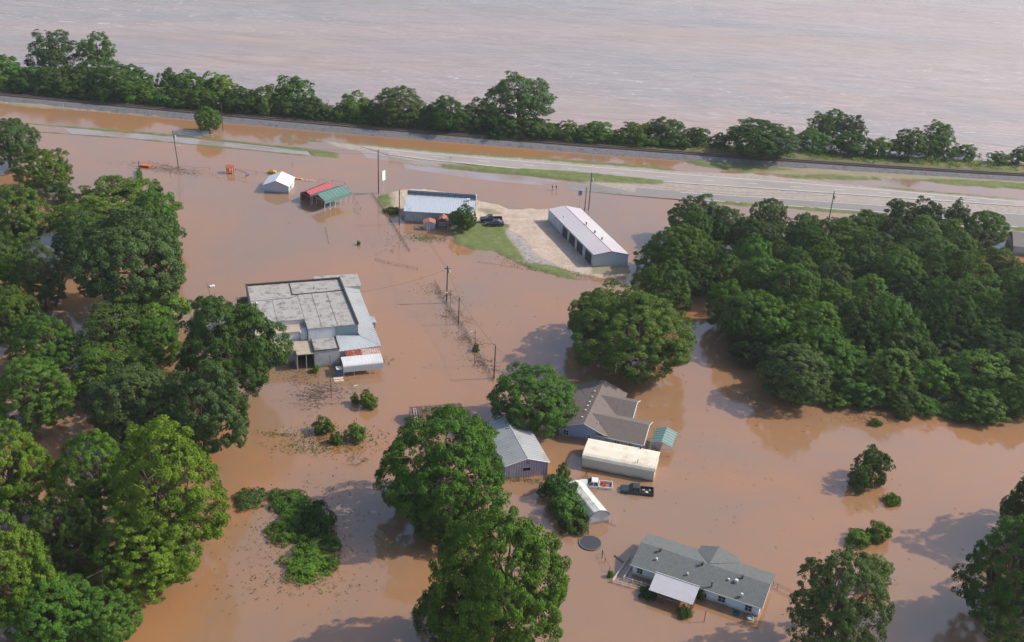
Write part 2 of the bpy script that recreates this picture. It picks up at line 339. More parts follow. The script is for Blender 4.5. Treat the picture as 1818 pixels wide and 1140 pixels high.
def ground_mat():
    m = bpy.data.materials.new('ground'); m.use_nodes = True; t = m.node_tree; N = t.nodes; L = t.links
    b = N['Principled BSDF']; b.inputs['Roughness'].default_value = .9; b.inputs['Specular IOR Level'].default_value = .2
    at = N.new('ShaderNodeAttribute'); at.attribute_name = 'soil'; sp = N.new('ShaderNodeSeparateColor'); L.new(at.outputs['Color'], sp.inputs[0])
    tc = N.new('ShaderNodeTexCoord')
    def nz(s, d=6):
        n = N.new('ShaderNodeTexNoise'); n.inputs['Scale'].default_value = s; n.inputs['Detail'].default_value = d; n.inputs['Roughness'].default_value = .65; L.new(tc.outputs['Object'], n.inputs['Vector']); return n.outputs['Fac']
    def mix(f, a, c):
        x = N.new('ShaderNodeMix'); x.data_type = 'RGBA'; L.new(f, x.inputs[0])
        for i, v in ((6, a), (7, c)):
            if isinstance(v, tuple): x.inputs[i].default_value = v + (1,)
            else: L.new(v, x.inputs[i])
        return x.outputs[2]
    def rg(x, a, c):
        r = N.new('ShaderNodeMapRange'); r.inputs[1].default_value = a; r.inputs[2].default_value = c; L.new(x, r.inputs[0]); return r.outputs[0]
    grass = mix(rg(nz(.35), .35, .65), (.075, .105, .028), (.16, .165, .065))
    grass = mix(rg(nz(2.5), .35, .75), grass, (.10, .14, .035)); grass = mix(rg(nz(.8), .55, .75), grass, (.24, .19, .10))
    sand = mix(rg(nz(.25), .35, .65), (.37, .275, .20), (.48, .38, .305)); sand = mix(rg(nz(1.7), .48, .72), sand, (.28, .23, .19)); sand = mix(rg(nz(.6), .56, .64), sand, (.30, .25, .21))
    grey = mix(rg(nz(.9), .35, .65), (.20, .18, .17), (.34, .31, .28))
    c = mix(sp.outputs[1], (.20, .15, .11), sand); c = mix(sp.outputs[2], c, grey); c = mix(sp.outputs[0], c, grass)
    L.new(c, b.inputs['Base Color'])
    bp = N.new('ShaderNodeBump'); bp.inputs['Strength'].default_value = .6; bp.inputs['Distance'].default_value = .15; L.new(nz(3), bp.inputs['Height']); L.new(bp.outputs[0], b.inputs['Normal'])
    return m
me.materials.append(ground_mat()); o = bpy.data.objects.new('ground', me); COL.objects.link(o); o['kind'] = 'structure'
# strip of bank between the track and the river
bankm = mat('bank_earth', (92, 96, 52), .95, var=.4, vscale=.6, dirt=(146, 108, 78), dirt_amt=.7, dirt_scale=.12, bump=.6, bscale=2)
sweep(dense(TR[1:-1], 3) , [(3.0, .78), (5.0, .85), (9.0, .55), (13.0, .25), (15.5, -.5)], 'riverbank', bankm, 'structure')

# ------------------------------------------------------------------ highway
def sheet(name, px, z, m, kind='structure', th=.3, dip=None):
    w_ = [P(*p, z)[:2] for p in px]; mb = MB(); n = len(w_)
    zt = [z if not dip else min(z, dip[1] + (z-dip[1])*(p[0]-dip[0])/(dip[2]-dip[0])) for p in px]; k = n//2
    top = [(p[0], p[1], q) for p, q in zip(w_, zt)]; bot = [(x, y, q-th) for x, y, q in top]; mb.add(bot+top, [(n+i, n+n-1-i, n+n-2-i, n+i+1)[::-1] for i in range(k-1)] + [(i, (i+1) % n, n+(i+1) % n, n+i) for i in range(n)]); o = mb.build(name, m); o['kind'] = kind; return o
conc = mat('road_concrete', (142, 134, 128), .85, var=.12, vscale=.15, dirt=(112, 105, 100), dirt_amt=.5, dirt_scale=.06, bump=.15)
conc2 = mat('road_asphalt', (124, 117, 114), .85, var=.12, vscale=.15, dirt=(100, 93, 90), dirt_amt=.5, dirt_scale=.08, bump=.15)
up_top = [(640, 259.5), (760, 271.5), (909, 283.5), (1080, 297.5), (1208, 308), (1400, 322.5), (1600, 339), (1860, 361)]
up_bot = [(1860, 369.5), (1600, 352), (1400, 338), (1208, 325.5), (1080, 314.5), (909, 299), (760, 284), (690, 275)]
sheet('road', up_top + up_bot, .24, conc)
lo_top = [(868, 310), (1000, 322), (1080, 328.5), (1208, 340), (1400, 352), (1600, 366), (1860, 382)]
lo_bot = [(1860, 411), (1600, 380.5), (1400, 367), (1208, 354), (1090, 344), (1000, 334), (860, 318)]
sheet('road', lo_top + lo_bot, .19, conc2, dip=(990, -.02, 1160))
def stripe_line(name, px, z, wd, m, dash=None):
    pts = dense([P(*p, z)[:2] for p in px], 3); mb = MB(); a_ = offset_poly(pts, wd/2); b_ = offset_poly(pts, -wd/2)
    for i in range(len(pts)-1):
        if dash and i % dash[1] >= dash[0]: continue
        mb.add([(*b_[i], z), (*b_[i+1], z), (*a_[i+1], z), (*a_[i], z)], [(0, 1, 2, 3)])
    o = mb.build(name, m); o['kind'] = 'structure'; return o
paint = mat('road_paint', (215, 212, 205), .7)
stripe_line('road_marking', [(x, y+1.2) for x, y in up_top], .246, .16, paint)
stripe_line('road_marking', [(x, y-1.2) for x, y in up_bot[::-1]], .246, .16, paint)
stripe_line('road_marking', [(690, 270), (909, 291), (1208, 316.5), (1600, 345), (1860, 365)], .246, .14, paint, (1, 4))
stripe_line('road_marking', [(x, y+1.3) for x, y in lo_top[3:]], .196, .16, paint)
stripe_line('road_marking', [(x, y-1.8) for x, y in lo_bot[3::-1]], .196, .16, paint)

# pavement lying a finger's depth under the flood shows as greyer water
wetm = mat('wet_pavement', (140, 126, 120), .1, var=.12, vscale=.12, dirt=(128, 104, 88), dirt_amt=.8, dirt_scale=.07, spec=.8)
def wet(px):
    n = len(px)//2; w_ = [tuple(P(*p)[:2]) for p in px]; mb = MB(); mb.add([(x, y, .004) for x, y in w_], [(i, i+1, 2*n-2-i, 2*n-1-i)[::-1] for i in range(n-1)]); mb.build('wet_pavement', wetm)['kind'] = 'structure'
wet([(110, 226), (200, 233), (300, 241.5), (400, 251.5), (553, 268.5), (550, 275.5), (400, 261), (300, 252), (230, 246), (130, 239)])
wet([(640, 267), (716, 279), (800, 289), (868, 297), (905, 303), (890, 306), (850, 304), (786, 296), (716, 289), (650, 280)])
wet([(716, 291.5), (786, 299.5), (868, 307), (940, 313), (1000, 322), (960, 329), (900, 324), (840, 317), (780, 308), (720, 299)])

# ------------------------------------------------------------------ buildings
Z4, Z5, Z6, Z7, Z2 = zm(400, 470, 5.43), zm(840, 640, 4.75), zm(1000, 840, 4.071), zm(660, 300, 6.06), zm(600, 380, 2.98)
ZS = zm(940, 290, 5.427)
white_metal = mat('white_metal', (196, 196, 194), .45, var=.05, vscale=.6, dirt=(150, 142, 130), dirt_amt=.35, dirt_scale=.3)
white_wall = mat('white_siding', (205, 207, 210), .6, var=.05, stripe=('Z', .25, (176, 180, 186)), dirt=(150, 140, 128), dirt_amt=.3)
galv = mat('galvanised_roof', (146, 147, 147), .6, metal=0, var=.1, vscale=.8, dirt=(118, 120, 120), dirt_amt=.5, dirt_scale=.25)
rust = mat('rusty_tin', (132, 62, 44), .85, var=.3, vscale=1.5, dirt=(172, 160, 152), dirt_amt=.7, dirt_scale=.6)
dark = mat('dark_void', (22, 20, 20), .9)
glass = mat('window_glass', (40, 46, 52), .12, var=.1, spec=.6)
frame_w = mat('window_frame', (190, 190, 190), .5)
shingle = mat('grey_shingle', (96, 99, 97), .95, var=.34, vscale=4.5, dirt=(74, 77, 75), dirt_amt=.5, dirt_scale=1.6, bump=.5, bscale=7)
shingle_b = mat('brown_shingle', (104, 94, 88), .95, var=.3, vscale=4.5, dirt=(84, 76, 70), dirt_amt=.5, dirt_scale=1.2, bump=.5, bscale=7)
timber = mat('weathered_timber', (96, 84, 74), .9, var=.3)
post_w = mat('white_post', (196, 196, 192), .5)
def windows(parent, spots, axis='y', off=-.03, fm=None):
    """spots: (x, z, w, h) on the wall plane y=off (or x=off for axis x)"""
    for (x, z, w_, h_) in spots:
        def b(mb, a0, a1, z0, z1, d0, d1):
            if axis == 'y': mb.box(a0, a1, off-d1, off-d0, z0, z1)
            else: mb.box(off+d0, off+d1, a0, a1, z0, z1)
        mb = MB(); f = .07
        b(mb, x-w_/2-f, x+w_/2+f, z-h_/2-f, z-h_/2, 0, .06); b(mb, x-w_/2-f, x+w_/2+f, z+h_/2, z+h_/2+f, 0, .06)
        b(mb, x-w_/2-f, x-w_/2, z-h_/2, z+h_/2, 0, .06); b(mb, x+w_/2, x+w_/2+f, z-h_/2, z+h_/2, 0, .06)
        b(mb, x-.02, x+.02, z-h_/2, z+h_/2, .025, .05); b(mb, x-w_/2, x-.02, z-.02, z+.02, .025, .05); b(mb, x+.02, x+w_/2, z-.02, z+.02, .025, .05)
        o = mb.build('window', fm or frame_w, parent)
        g = MB(); b(g, x-w_/2, x+w_/2, z-h_/2, z+h_/2, .004, .02); g.build('pane', glass, o)

# --- commercial building with the flat roofs
loc, rz, _ = frame(Z4(800, 618), Z4(1280, 572), 6)
t = thing('commercial_building', 'large flooded building with stained flat grey roof and metal lean-to', 'building', loc, rz)
tar = mat('flat_roof_gravel', (148, 144, 138), .95, var=.16, vscale=.7, dirt=(78, 74, 70), dirt_amt=.85, dirt_scale=.9, bump=.3)
blk = mat('roof_tar', (58, 54, 52), .9, var=.3)
stucco = mat('white_block_wall', (196, 198, 204), .8, var=.07, dirt=(150, 148, 146), dirt_amt=.4, dirt_scale=.5)
greywall = mat('grey_block_wall', (168, 170, 170), .85, var=.08, dirt=(120, 116, 112), dirt_amt=.5, dirt_scale=.5)
bluewall = mat('blue_grey_panel', (112, 128, 142), .7, var=.08)
main = [(-9.8, 4.2), (-.12, 4.1), (0, 0), (9.55, 0), (9.25, 20.2), (-9.8, 20.6)]
MB().prism(main, -1.5, 5.9).build('wall', stucco, t)
rf = MB().prism([(-9.9, 4.1), (-.2, 4.0), (-.1, -.08), (9.65, -.08), (9.35, 20.3), (-9.9, 20.7)], 5.9, 6.03).build('roof', tar, t)
mb = MB(); edge = [(9.65, -.08), (9.35, 20.3), (-9.9, 20.7), (-9.9, 4.1)]
for (a, b_) in zip(edge[:-1], edge[1:]):
    a = np.array(a); b_ = np.array(b_); d = (b_-a)/np.linalg.norm(b_-a); n = np.array([-d[1], d[0]])
    q = [a, b_, b_+n*.32, a+n*.32]; mb.hexa([(*p, 6.031) for p in q], [(*p, 6.42) for p in q])
mb.build('parapet', blk, rf)
mb = MB(); mb.box(-1.3, 9.0, 14.6, 14.85, 6.032, 6.16); mb.box(-1.3, -1.05, 14.85, 19.9, 6.032, 6.1); mb.box(-9.5, -1.4, 13.4, 13.5, 6.032, 6.07)
mb.box(2.6, 2.66, .2, 14.4, 6.032, 6.06); mb.box(5.6, 5.66, .2, 14.4, 6.032, 6.06); mb.box(-5.4, -5.34, 4.3, 13.2, 6.032, 6.05); mb.box(-.2, -.14, 4.1, 14.4, 6.032, 6.05)
mb.build('roof_seam', blk, rf)
MB().tube((-8.6, 11.3, 6.03), (-8.6, 11.3, 6.8), .16, n=8).tube((-8.6, 11.3, 6.8), (-8.6, 11.3, 6.95), .24, .12, n=8).build('vent_pipe', white_metal, rf)
MB().tube((3.4, 16.6, 6.03), (3.4, 16.6, 6.5), .1, n=8).build('vent_pipe', blk, rf)
mb = MB().box(5.2, 9.5, -.09, -.003, 3.7, 5.85); mb.build('metal_panel', bluewall, t)
low = MB().prism([(-9.7, 1.0), (-1.5, 1.0), (-1.4, .6), (-.15, .6), (-.15, 4.05), (-9.7, 4.15)], -1.5, 5.0).build('wall', stucco, t)
MB().prism([(-9.8, .9), (-1.5, .9), (-1.4, 2.0), (-.16, 2.6), (-.16, 4.0), (-9.8, 4.09)], 5.0, 5.12).build('roof', mat('brown_flat_roof', (160, 146, 130), .95, var=.15, dirt=(90, 82, 74), dirt_amt=.5), t)
cano = MB().prism([(-9.6, -3.0), (-2.9, -3.2), (-2.9, -4.9), (.3, -5.0), (.34, .55), (-9.6, .95)], 3.2, 3.38).build('roof', MATS['brown_flat_roof'], t)
mb = MB(); [mb.box(x, x+.14, -4.6, -4.46, -1.5, 3.2) for x in (-2.85, -1.2)]; mb.build('porch_post', post_w, t)
MB().box(-9.6, -3.0, -1.7, -1.5, -1.5, 3.19).build('wall', stucco, t)
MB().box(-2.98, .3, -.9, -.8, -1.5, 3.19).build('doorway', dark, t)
MB().box(-3.0, -2.9, -4.3, -1.5, -1.5, 3.19).build('wall', stucco, t)
MB().box(.36, 5.1, -4.8, -.1, -1.5, 3.55).build('wall', greywall, t)
MB().box(.3, 5.16, -4.86, -.1, 3.55, 3.66).build('roof', tar, t)
mb = MB().box(.3, .5, -4.86, -.1, 3.662, 3.86).box(.5, 5.16, -4.86, -4.66, 3.662, 3.82).box(4.96, 5.16, -4.6, -.1, 3.662, 3.82); mb.build('parapet', blk, t)
# lean-to, hip and walls below
mb = MB().slab([(13.3, -4.0, 3.0), (13.3, 20.6, 3.2), (9.4, 20.0, 4.3), (9.62, -.9, 4.0)], .1, 26); 
mb.build('lean_to_roof', galv, t)
mb = MB().slab([(5.2, -4.5, 2.95), (13.28, -4.05, 2.98), (9.6, -.95, 3.98), (5.2, -.12, 4.0)], .1, 10)
mb.build('lean_to_roof', mat('grey_tin', (160, 164, 166), .6, var=.08, dirt=(132, 132, 130), dirt_amt=.4), t)
MB().box(9.6, 12.9, -3.6, 20.0, -1.5, 2.9).build('wall', bluewall, t)
MB().box(5.2, 12.9, -4.1, -3.6, -1.5, 2.6).build('wall', greywall, t)
mb = MB().slab([(14.2, 5.6, 2.9), (14.2, 8.0, 2.95), (12.5, 8.4, 3.25), (12.5, 5.4, 3.2)], .08, 3); mb.build('roof', galv, t)
MB().box(13.0, 14.0, 5.9, 7.8, -1.5, 2.82).build('wall', bluewall, t)
MB().prism([(4.9, 20.72), (9.3, 20.34), (13.5, 20.2), (13.7, 25.8), (4.9, 26.3)], -1.5, 3.9).build('wall', greywall, t)
MB().prism([(4.7, 20.73), (9.3, 20.36), (13.8, 20.1), (13.9, 26.0), (4.7, 26.5)], 3.9, 4.05).build('roof', tar, t)
mb = MB().slab([(6.2, -6.9, 2.55), (9.2, -7.0, 2.55), (9.2, -4.35, 2.9), (6.2, -4.4, 2.9)], .06, 6); mb.build('tin_roof', rust, t)
mb = MB().slab([(9.25, -7.0, 2.56), (12.7, -7.1, 2.56), (12.7, -4.4, 2.9), (9.25, -4.35, 2.9)], .06, 8)
mb.build('tin_roof', mat('patched_tin', (170, 150, 140), .8, var=.1, dirt=(150, 70, 44), dirt_amt=.9, dirt_scale=1.2), t)
MB().box(-12.0, -9.9, 16.5, 17.4, -1.5, 5.2).build('chimney_block', timber, t)
mb = MB().box(-16.4, -9.9, 12.0, 15.6, 2.2, 2.34); mb.build('side_roof', mat('dark_tin', (92, 92, 92), .7, var=.2), t)
MB().box(-16.2, -9.9, 12.2, 15.4, -1.5, 2.19).build('wall', greywall, t)
c1 = t
# --- rounded white carport in front of it
L4 = Matrix.Rotation(rz, 4, 'Z'); base4 = Vector(loc)
def at4(x, y): v = L4 @ Vector((x, y, 0)); return (base4[0]+v[0], base4[1]+v[1], 0)
t = thing('carport', 'rounded white metal carport standing against the flat-roofed building', 'carport', at4(5.1, -9.2), rz, 'carports around the flooded yards')
prof = [(3.0, 2.66), (1.2, 2.66), (.7, 2.6), (.35, 2.42), (.15, 2.2)]
mb = MB()
for a, b_ in zip(prof[:-1], prof[1:]): mb.slab([(0, b_[0], b_[1]), (7.6, b_[0], b_[1]), (7.6, a[0], a[1]), (0, a[0], a[1])], .06, 13, .03)
mb.build('roof', white_metal, t)
mb = MB().box(0, 7.6, .09, .13, .95, 2.2)
for i in range(6): mb.box(0, 7.6, .06, .088, .98+i*.2, 1.05+i*.2)
mb.build('side_panel', mat('pale_siding', (176, 180, 184), .6, var=.05), t)
for x in (.05, 2.0, 4.9, 6.0, 7.5): MB().box(x, x+.08, .14, .22, -1.5, .95 if x > 1 and x < 7 else 2.1).build('post', post_w, t)
for x in (.05, 7.5): MB().box(x, x+.08, 2.8, 2.88, -1.5, 2.6).build('post', post_w, t)
t = thing('portable_cabin', 'narrow blue cabin with white top at the corner of the rounded carport', 'cabin', at4(3.9, -8.9), rz)
MB().box(0, 1.1, 0, 1.1, -1.2, 1.55).build('wall', mat('cabin_blue', (62, 96, 128), .5, var=.1), t, bevel=.04)
MB().box(-.05, 1.15, -.05, 1.15, 1.553, 1.7).build('roof', white_metal, t, bevel=.04)
MB().box(.2, .85, -.04, -.003, -.9, 1.35).build('door', mat('cabin_blue_dark', (50, 80, 110), .5), t)
p_ = P(601.5, 674); t = thing('floating_board', 'pale plywood board floating in front of the narrow blue cabin', 'board', p_, rz)
MB().box(-.9, .9, -1.0, 1.0, -.04, .06).build('sheet', mat('plywood', (196, 176, 156), .8, var=.15, dirt=(160, 110, 80), dirt_amt=.5), t)
mb = MB(); [mb.box(-.9, .9, y, y+.1, .061, .11) for y in (-.9, -.05, .8)]; mb.build('batten', timber, t)

# --- generic pitched building
def gable(name, label, cat, A, B, z, depth, wm, rm, eave, ridge, along='y', over=.25, ribs=0, wbase=-1.5, group=None, width=None, skew=0.0, trim=None, open_=False):
    loc, rz, w_ = frame(A, B, z); w_ = width or w_
    t = thing(name, label, cat, loc, rz, group); s = skew
    if along == 'y':
        if not open_:
            mb = MB(); F_ = [(0, 0, wbase), (w_, 0, wbase), (w_, 0, eave), (w_/2, 0, ridge), (0, 0, eave)]; Bk = [(x+s, depth, zz) for x, y, zz in F_]
            mb.add(F_+Bk, [(0, 1, 2, 3, 4), (9, 8, 7, 6, 5), (1, 6, 7, 2), (5, 0, 4, 9), (2, 7, 8, 3), (4, 3, 8, 9)]); mb.build('wall', wm, t)
        k = (ridge-eave)/(w_/2); e = .05
        rt = MB().slab([(-over, -over, eave-k*over+e+.06), (-over+s, depth+over, eave-k*over+e+.06), (w_/2+s, depth+over, ridge+e+.06), (w_/2, -over, ridge+e+.06)], .06, ribs)
        rt.slab([(w_+over+s, depth+over, eave-k*over+e+.06), (w_+over, -over, eave-k*over+e+.06), (w_/2+.002, -over, ridge+e+.06), (w_/2+.002+s, depth+over, ridge+e+.06)], .06, ribs)
        r = rt.build('roof', rm, t)
        if trim:
            mb = MB()
            for (a, b_) in (((-over, -over-.03, eave-k*over+.06), (w_/2, -over-.03, ridge+.06)), ((w_/2, -over-.03, ridge+.06), (w_+over, -over-.03, eave-k*over+.06))): mb.tube(a, b_, .07, n=4)
            mb.tube((-over-.02, -over, eave-k*over+.06), (-over-.02+s, depth+over, eave-k*over+.06), .06, n=4).tube((w_+over+.02, -over, eave-k*over+.06), (w_+over+.02+s, depth+over, eave-k*over+.06), .06, n=4)
            mb.tube((w_/2, -over, ridge+.1), (w_/2+s, depth+over, ridge+.1), .07, n=4)
            mb.build('trim', trim, r)
    else:
        if not open_:
            mb = MB(); F_ = [(0, 0, wbase), (0, depth, wbase), (0, depth, eave), (0, depth/2, ridge), (0, 0, eave)]; Bk = [(w_, y, zz) for x, y, zz in F_]
            mb.add(F_+Bk, [(4, 3, 2, 1, 0), (5, 6, 7, 8, 9), (0, 1, 6, 5), (1, 2, 7, 6), (0, 5, 9, 4), (2, 3, 8, 7), (3, 4, 9, 8)]); mb.build('wall', wm, t)
        k = (ridge-eave)/(depth/2)
        rt = MB().slab([(-over, -over, eave-k*over+.1), (w_+over, -over, eave-k*over+.1), (w_+over, depth/2, ridge+.1), (-over, depth/2, ridge+.1)], .06, ribs)
        rt.slab([(w_+over, depth+over, eave-k*over+.1), (-over, depth+over, eave-k*over+.1), (-over, depth/2+.002, ridge+.1), (w_+over, depth/2+.002, ridge+.1)], .06, ribs)
        r = rt.build('roof', rm, t)
    return t, r, w_

# --- long storage building
stor_roof = mat('pinkish_white_metal', (190, 180, 182), .5, var=.04, vscale=.15, dirt=(196, 196, 186), dirt_amt=.5, dirt_scale=.08)
stor_wall = mat('pale_metal_wall', (176, 182, 186), .6, var=.04, stripe=('X', .3, (160, 168, 172)))
black_trim = mat('black_trim', (44, 44, 46), .6)
t, r, w_ = gable('storage_building', 'long white metal storage building with dark roll-up doors on gravel lot', 'building', ZS(612, 998), ZS(942, 990), .2, 27.4, stor_wall, stor_roof, 3.15, 4.0, skew=-5.4, over=.1, ribs=40, wbase=.0, trim=black_trim)
for i, (y0, y1) in enumerate(((1.2, 4.6), (6.2, 9.4), (10.7, 14.0), (15.2, 18.2))):
    mb = MB(); xs = lambda y: -5.4*y/27.4
    q = [(xs(y0)-.03, y0), (xs(y1)-.03, y1), (xs(y1)+.05, y1), (xs(y0)+.05, y0)]; mb.prism(q, .0, 2.75)
    for j in range(7): mb.prism([(x-.02 if k_ < 2 else x, y) for k_, (x, y) in enumerate(q)], .15+j*.37, .2+j*.37)
    mb.build('rollup_door', mat('dark_rollup_door', (50, 46, 46), .6, var=.15), t)
for y in (.3, 5.3, 10.0, 14.6, 19.0, 23.2): x = -5.4*y/27.4; MB().box(x-.08, x-.02, y-.16, y+.16, 0, 3.0).build('downspout', frame_w, t)
for y in (19.3,): x = -5.4*y/27.4; MB().box(x-.06, x-.02, y, y+.12, 0, 3.0).build('downspout', black_trim, t)
for y in (6.5, 10.5, 15.5): x = w_/2+.5-5.4*y/27.4; MB().tube((x, y, 3.9), (x, y, 4.45), .14, n=8).tube((x, y, 4.45), (x, y, 4.6), .22, n=8).build('roof_vent', black_trim, r)
MB().tube((1.0-4, 21, 3.3), (1.0-4, 21, 4.1), .06, n=6).build('roof_vent', black_trim, r)

# --- workshop
t = thing('workshop_building', 'pale metal workshop with parapet sign wall along its far roof edge', 'building', *frame(Z7(352, 450), Z7(880, 480), 3)[:2])
wkroof = mat('pale_blue_metal_roof', (168, 174, 180), .5, var=.05, stripe=('X', .6, (158, 164, 172)), dirt=(150, 150, 150), dirt_amt=.2)
MB().add([(0, 0, 0), (16.8, 0, 0), (16.8, 0, 2.95), (0, 0, 2.95), (0, 8.4, 0), (16.8, 8.0, 0), (16.8, 8.0, 3.9), (0, 8.4, 3.9)], [(0, 1, 2, 3), (5, 4, 7, 6), (1, 5, 6, 2), (4, 0, 3, 7), (3, 2, 6, 7)]).build('wall', mat('grey_metal_wall', (150, 154, 156), .6, var=.06, stripe=('X', .35, (134, 138, 142))), t)
MB().slab([(-.2, -.25, 3.02), (17.0, -.25, 3.02), (17.0, 8.0, 4.02), (-.2, 8.4, 4.02)], .08, 28).build('roof', wkroof, t)
pr = MB().hexa([(-.2, 8.42, 2.0), (17.0, 8.02, 2.0), (17.0, 8.12, 2.0), (-.2, 8.52, 2.0)], [(-.2, 8.42, 5.1), (17.0, 8.02, 5.1), (17.0, 8.12, 5.1), (-.2, 8.52, 5.1)]).build('parapet', mat('parapet_panel', (120, 134, 146), .6, stripe=('X', .45, (96, 110, 122))), t)
mb = MB()
for i in range(11): x = .2+i*1.66; mb.tube((x, 7.6, 4.0), (x, 8.38-.02*i, 5.0), .04, n=4).tube((x, 8.36-.02*i, 4.0), (x, 8.36-.02*i, 5.0), .05, n=4)
mb.hexa([(-.2, 8.34, 4.5), (17, 7.95, 4.5), (17, 8.0, 4.5), (-.2, 8.4, 4.5)], [(-.2, 8.34, 4.57), (17, 7.95, 4.57), (17, 8.0, 4.57), (-.2, 8.4, 4.57)]); mb.build('brace', black_trim, pr)
MB().box(17.0, 17.15, 7.0, 8.1, 0, 5.15).build('corner_post', white_metal, t)
MB().box(14.8, 15.5, 6.0, 6.7, 3.75, 4.5).build('roof_unit', white_metal, t); MB().tube((1.6, 1.0, 3.1), (1.6, 1.0, 3.9), .07).build('vent_pipe', white_metal, t)
# small sheds beside it
orange_r = mat('orange_shingle', (150, 98, 76), .9, var=.2, vscale=3)
t, r, w_ = gable('garden_shed', 'small grey shed with orange gable roof in front of the workshop', 'shed', Z7(555, 655), Z7(678, 660), 0, 2.2, mat('shed_siding', (168, 168, 172), .7, stripe=('X', .25, (150, 150, 156))), orange_r, 1.75, 2.25, wbase=-.3, over=.15)
MB().box(.65, 1.75, -.05, -.003, -.2, 1.5).build('door', mat('shed_door', (178, 178, 184), .6), t)
mb = MB(); [mb.box(x, x+.07, -.07, -.051, -.2, 1.5) for x in (.6, 1.17, 1.73)]; mb.build('door_trim', black_trim, t)
loc, rz, _ = frame(Z7(705, 640), Z7(845, 650), 0)
t = thing('barn_shed', 'small dark barn-shaped shed with rounded orange roof beside the round tree', 'shed', loc, rz)
g = [(0, 1.5), (.35, 2.35), (1.2, 2.85), (2.05, 2.35), (2.4, 1.5)]
F_ = [(0, 0, -.3), (2.4, 0, -.3)] + [(x, 0, z) for x, z in g[::-1]]; Bk = [(x, 3.4, z) for x, y, z in F_]; n = 7
MB().add(F_+Bk, [tuple(range(n)), tuple(range(2*n-1, n-1, -1))] + [(i, n+i, n+(i+1) % n, (i+1) % n) for i in range(n)]).build('wall', mat('dark_barn_siding', (88, 80, 82), .8, var=.15), t)
mb = MB()
for a, b_ in zip(g[:2], g[1:3]): mb.slab([(a[0]-.1, -.25, a[1]+.08), (b_[0], -.25, b_[1]+.08), (b_[0], 3.6, b_[1]+.08), (a[0]-.1, 3.6, a[1]+.08)], .06)
for a, b_ in zip(g[2:4], g[3:5]): mb.slab([(a[0], -.25, a[1]+.08), (b_[0]+.1, -.25, b_[1]+.08), (b_[0]+.1, 3.6, b_[1]+.08), (a[0], 3.6, a[1]+.08)], .06)
mb.build('roof', orange_r, t)
windows(t, [(.72, 1.3, .5, .7), (1.62, 1.3, .5, .7)])
loc, rz, _ = frame(Z7(512, 575), Z7(630, 580), 0)
t = thing('lean_to_shelter', 'low pale shelter with tan sheet roof between grey shed and workshop', 'shelter', loc, rz)
MB().slab([(.7, -.2, 1.9), (2.1, -.2, 1.9), (2.1, 1.3, 2.2), (.7, 1.3, 2.2)], .06, 4).build('roof', mat('tan_sheet', (206, 170, 148), .7), t)
for x in (.75, 2.0): MB().box(x, x+.07, -.1, -.03, -.2, 1.85).build('post', timber, t)
MB().box(-.2, .65, 0, 1.0, -.2, 1.2).build('cabinet', mat('grey_cabinet', (170, 164, 158), .7), t, bevel=.03)
p_ = P(*Z7(492, 634)); MB().box(-.6, .6, -.3, .3, -.1, .2).build('storage_box', white_metal, bevel=.04, loc=p_, rz=-.1); tag(bpy.data.objects['storage_box'], 'low white box floating left of the grey gable shed', 'box')

# --- white garage
t, r, w_ = gable('garage', 'white gabled metal garage standing alone in the flood', 'garage', (468.5, 341), (513, 344), 0, 6.4, mat('garage_siding', (170, 172, 178), .6, var=.03), mat('bright_white_metal', (214, 216, 220), .5, var=.03), 1.95, 3.3, ribs=12, over=.2)
windows(t, [(1.9, 1.1, .7, .8)], 'x', w_+.003)
MB().box(w_+.003, w_+.05, 3.6, 5.4, -1.2, 1.6).build('garage_door', white_metal, t)
for x in (.0, w_-.1): MB().box(x, x+.1, -.05, -.003, -1.5, 1.9).build('corner_trim', white_metal, t)

# --- red and green carports
ZC = zm(380, 280, 6.06)
def carport(label, A, B, z, depth, rm, eave, ridge, posts, wall=None, front=False, skirt=0.0):
    loc, rz, w_ = frame(A, B, z)
    t = thing('carport', label, 'carport', loc, rz, 'carports around the flooded yards')
    mb = MB().slab([(-.1, -.1, eave), (-.1, depth+.1, eave), (w_/2, depth+.1, ridge), (w_/2, -.1, ridge)], .05, max(6, int(depth)))
    mb.slab([(w_+.1, depth+.1, eave), (w_+.1, -.1, eave), (w_/2+.002, -.1, ridge), (w_/2+.002, depth+.1, ridge)], .05, max(6, int(depth)))
    if skirt:
        mb.box(w_+.06, w_+.1, -.1, depth+.1, eave-skirt, eave-.06)
    mb.build('roof', rm, t)
    for i in range(posts):
        y = depth*i/(posts-1)
        for x in (0, w_): MB().box(x-.04, x+.04, y-.04, y+.04, -1.5, eave-.06).build('post', post_w, t)
    for y in (0, depth): MB().tube((0, y, eave-.1), (w_, y, eave-.1), .03, n=4).build('crossbar', post_w, t)
    if wall:
        mb = MB().box(-.12, -.06, -.1, depth+.1, -1.5, eave-.07); mb.build('side_wall', wall, t)
        MB().box(-.05, w_-.05, depth-.02, depth+.03, -1.5, eave-.07).build('back_wall', wall, t)
    if front:
        F_ = [(0, 0, .0), (w_, 0, 0), (w_, 0, eave-.08), (w_/2, 0, ridge-.08), (0, 0, eave-.08)]; F_ = [(x, y+.02, z if z > 0 else -1.5) for x, y, z in F_]
        MB().add(F_ + [(x, y+.05, z) for x, y, z in F_], [(0, 1, 2, 3, 4), (9, 8, 7, 6, 5)] + [(i, i+5, (i+1) % 5+5, (i+1) % 5) for i in range(5)]).build('front_wall', wall, t)
    return t, w_
redm = mat('red_metal', (160, 78, 82), .5, var=.06, dirt=(176, 108, 108), dirt_amt=.3); redw = mat('red_wall', (104, 34, 34), .7, var=.1, stripe=('Z', .3, (80, 26, 26)))
greenm = mat('green_metal', (88, 118, 108), .5, var=.06, dirt=(112, 138, 130), dirt_amt=.3)
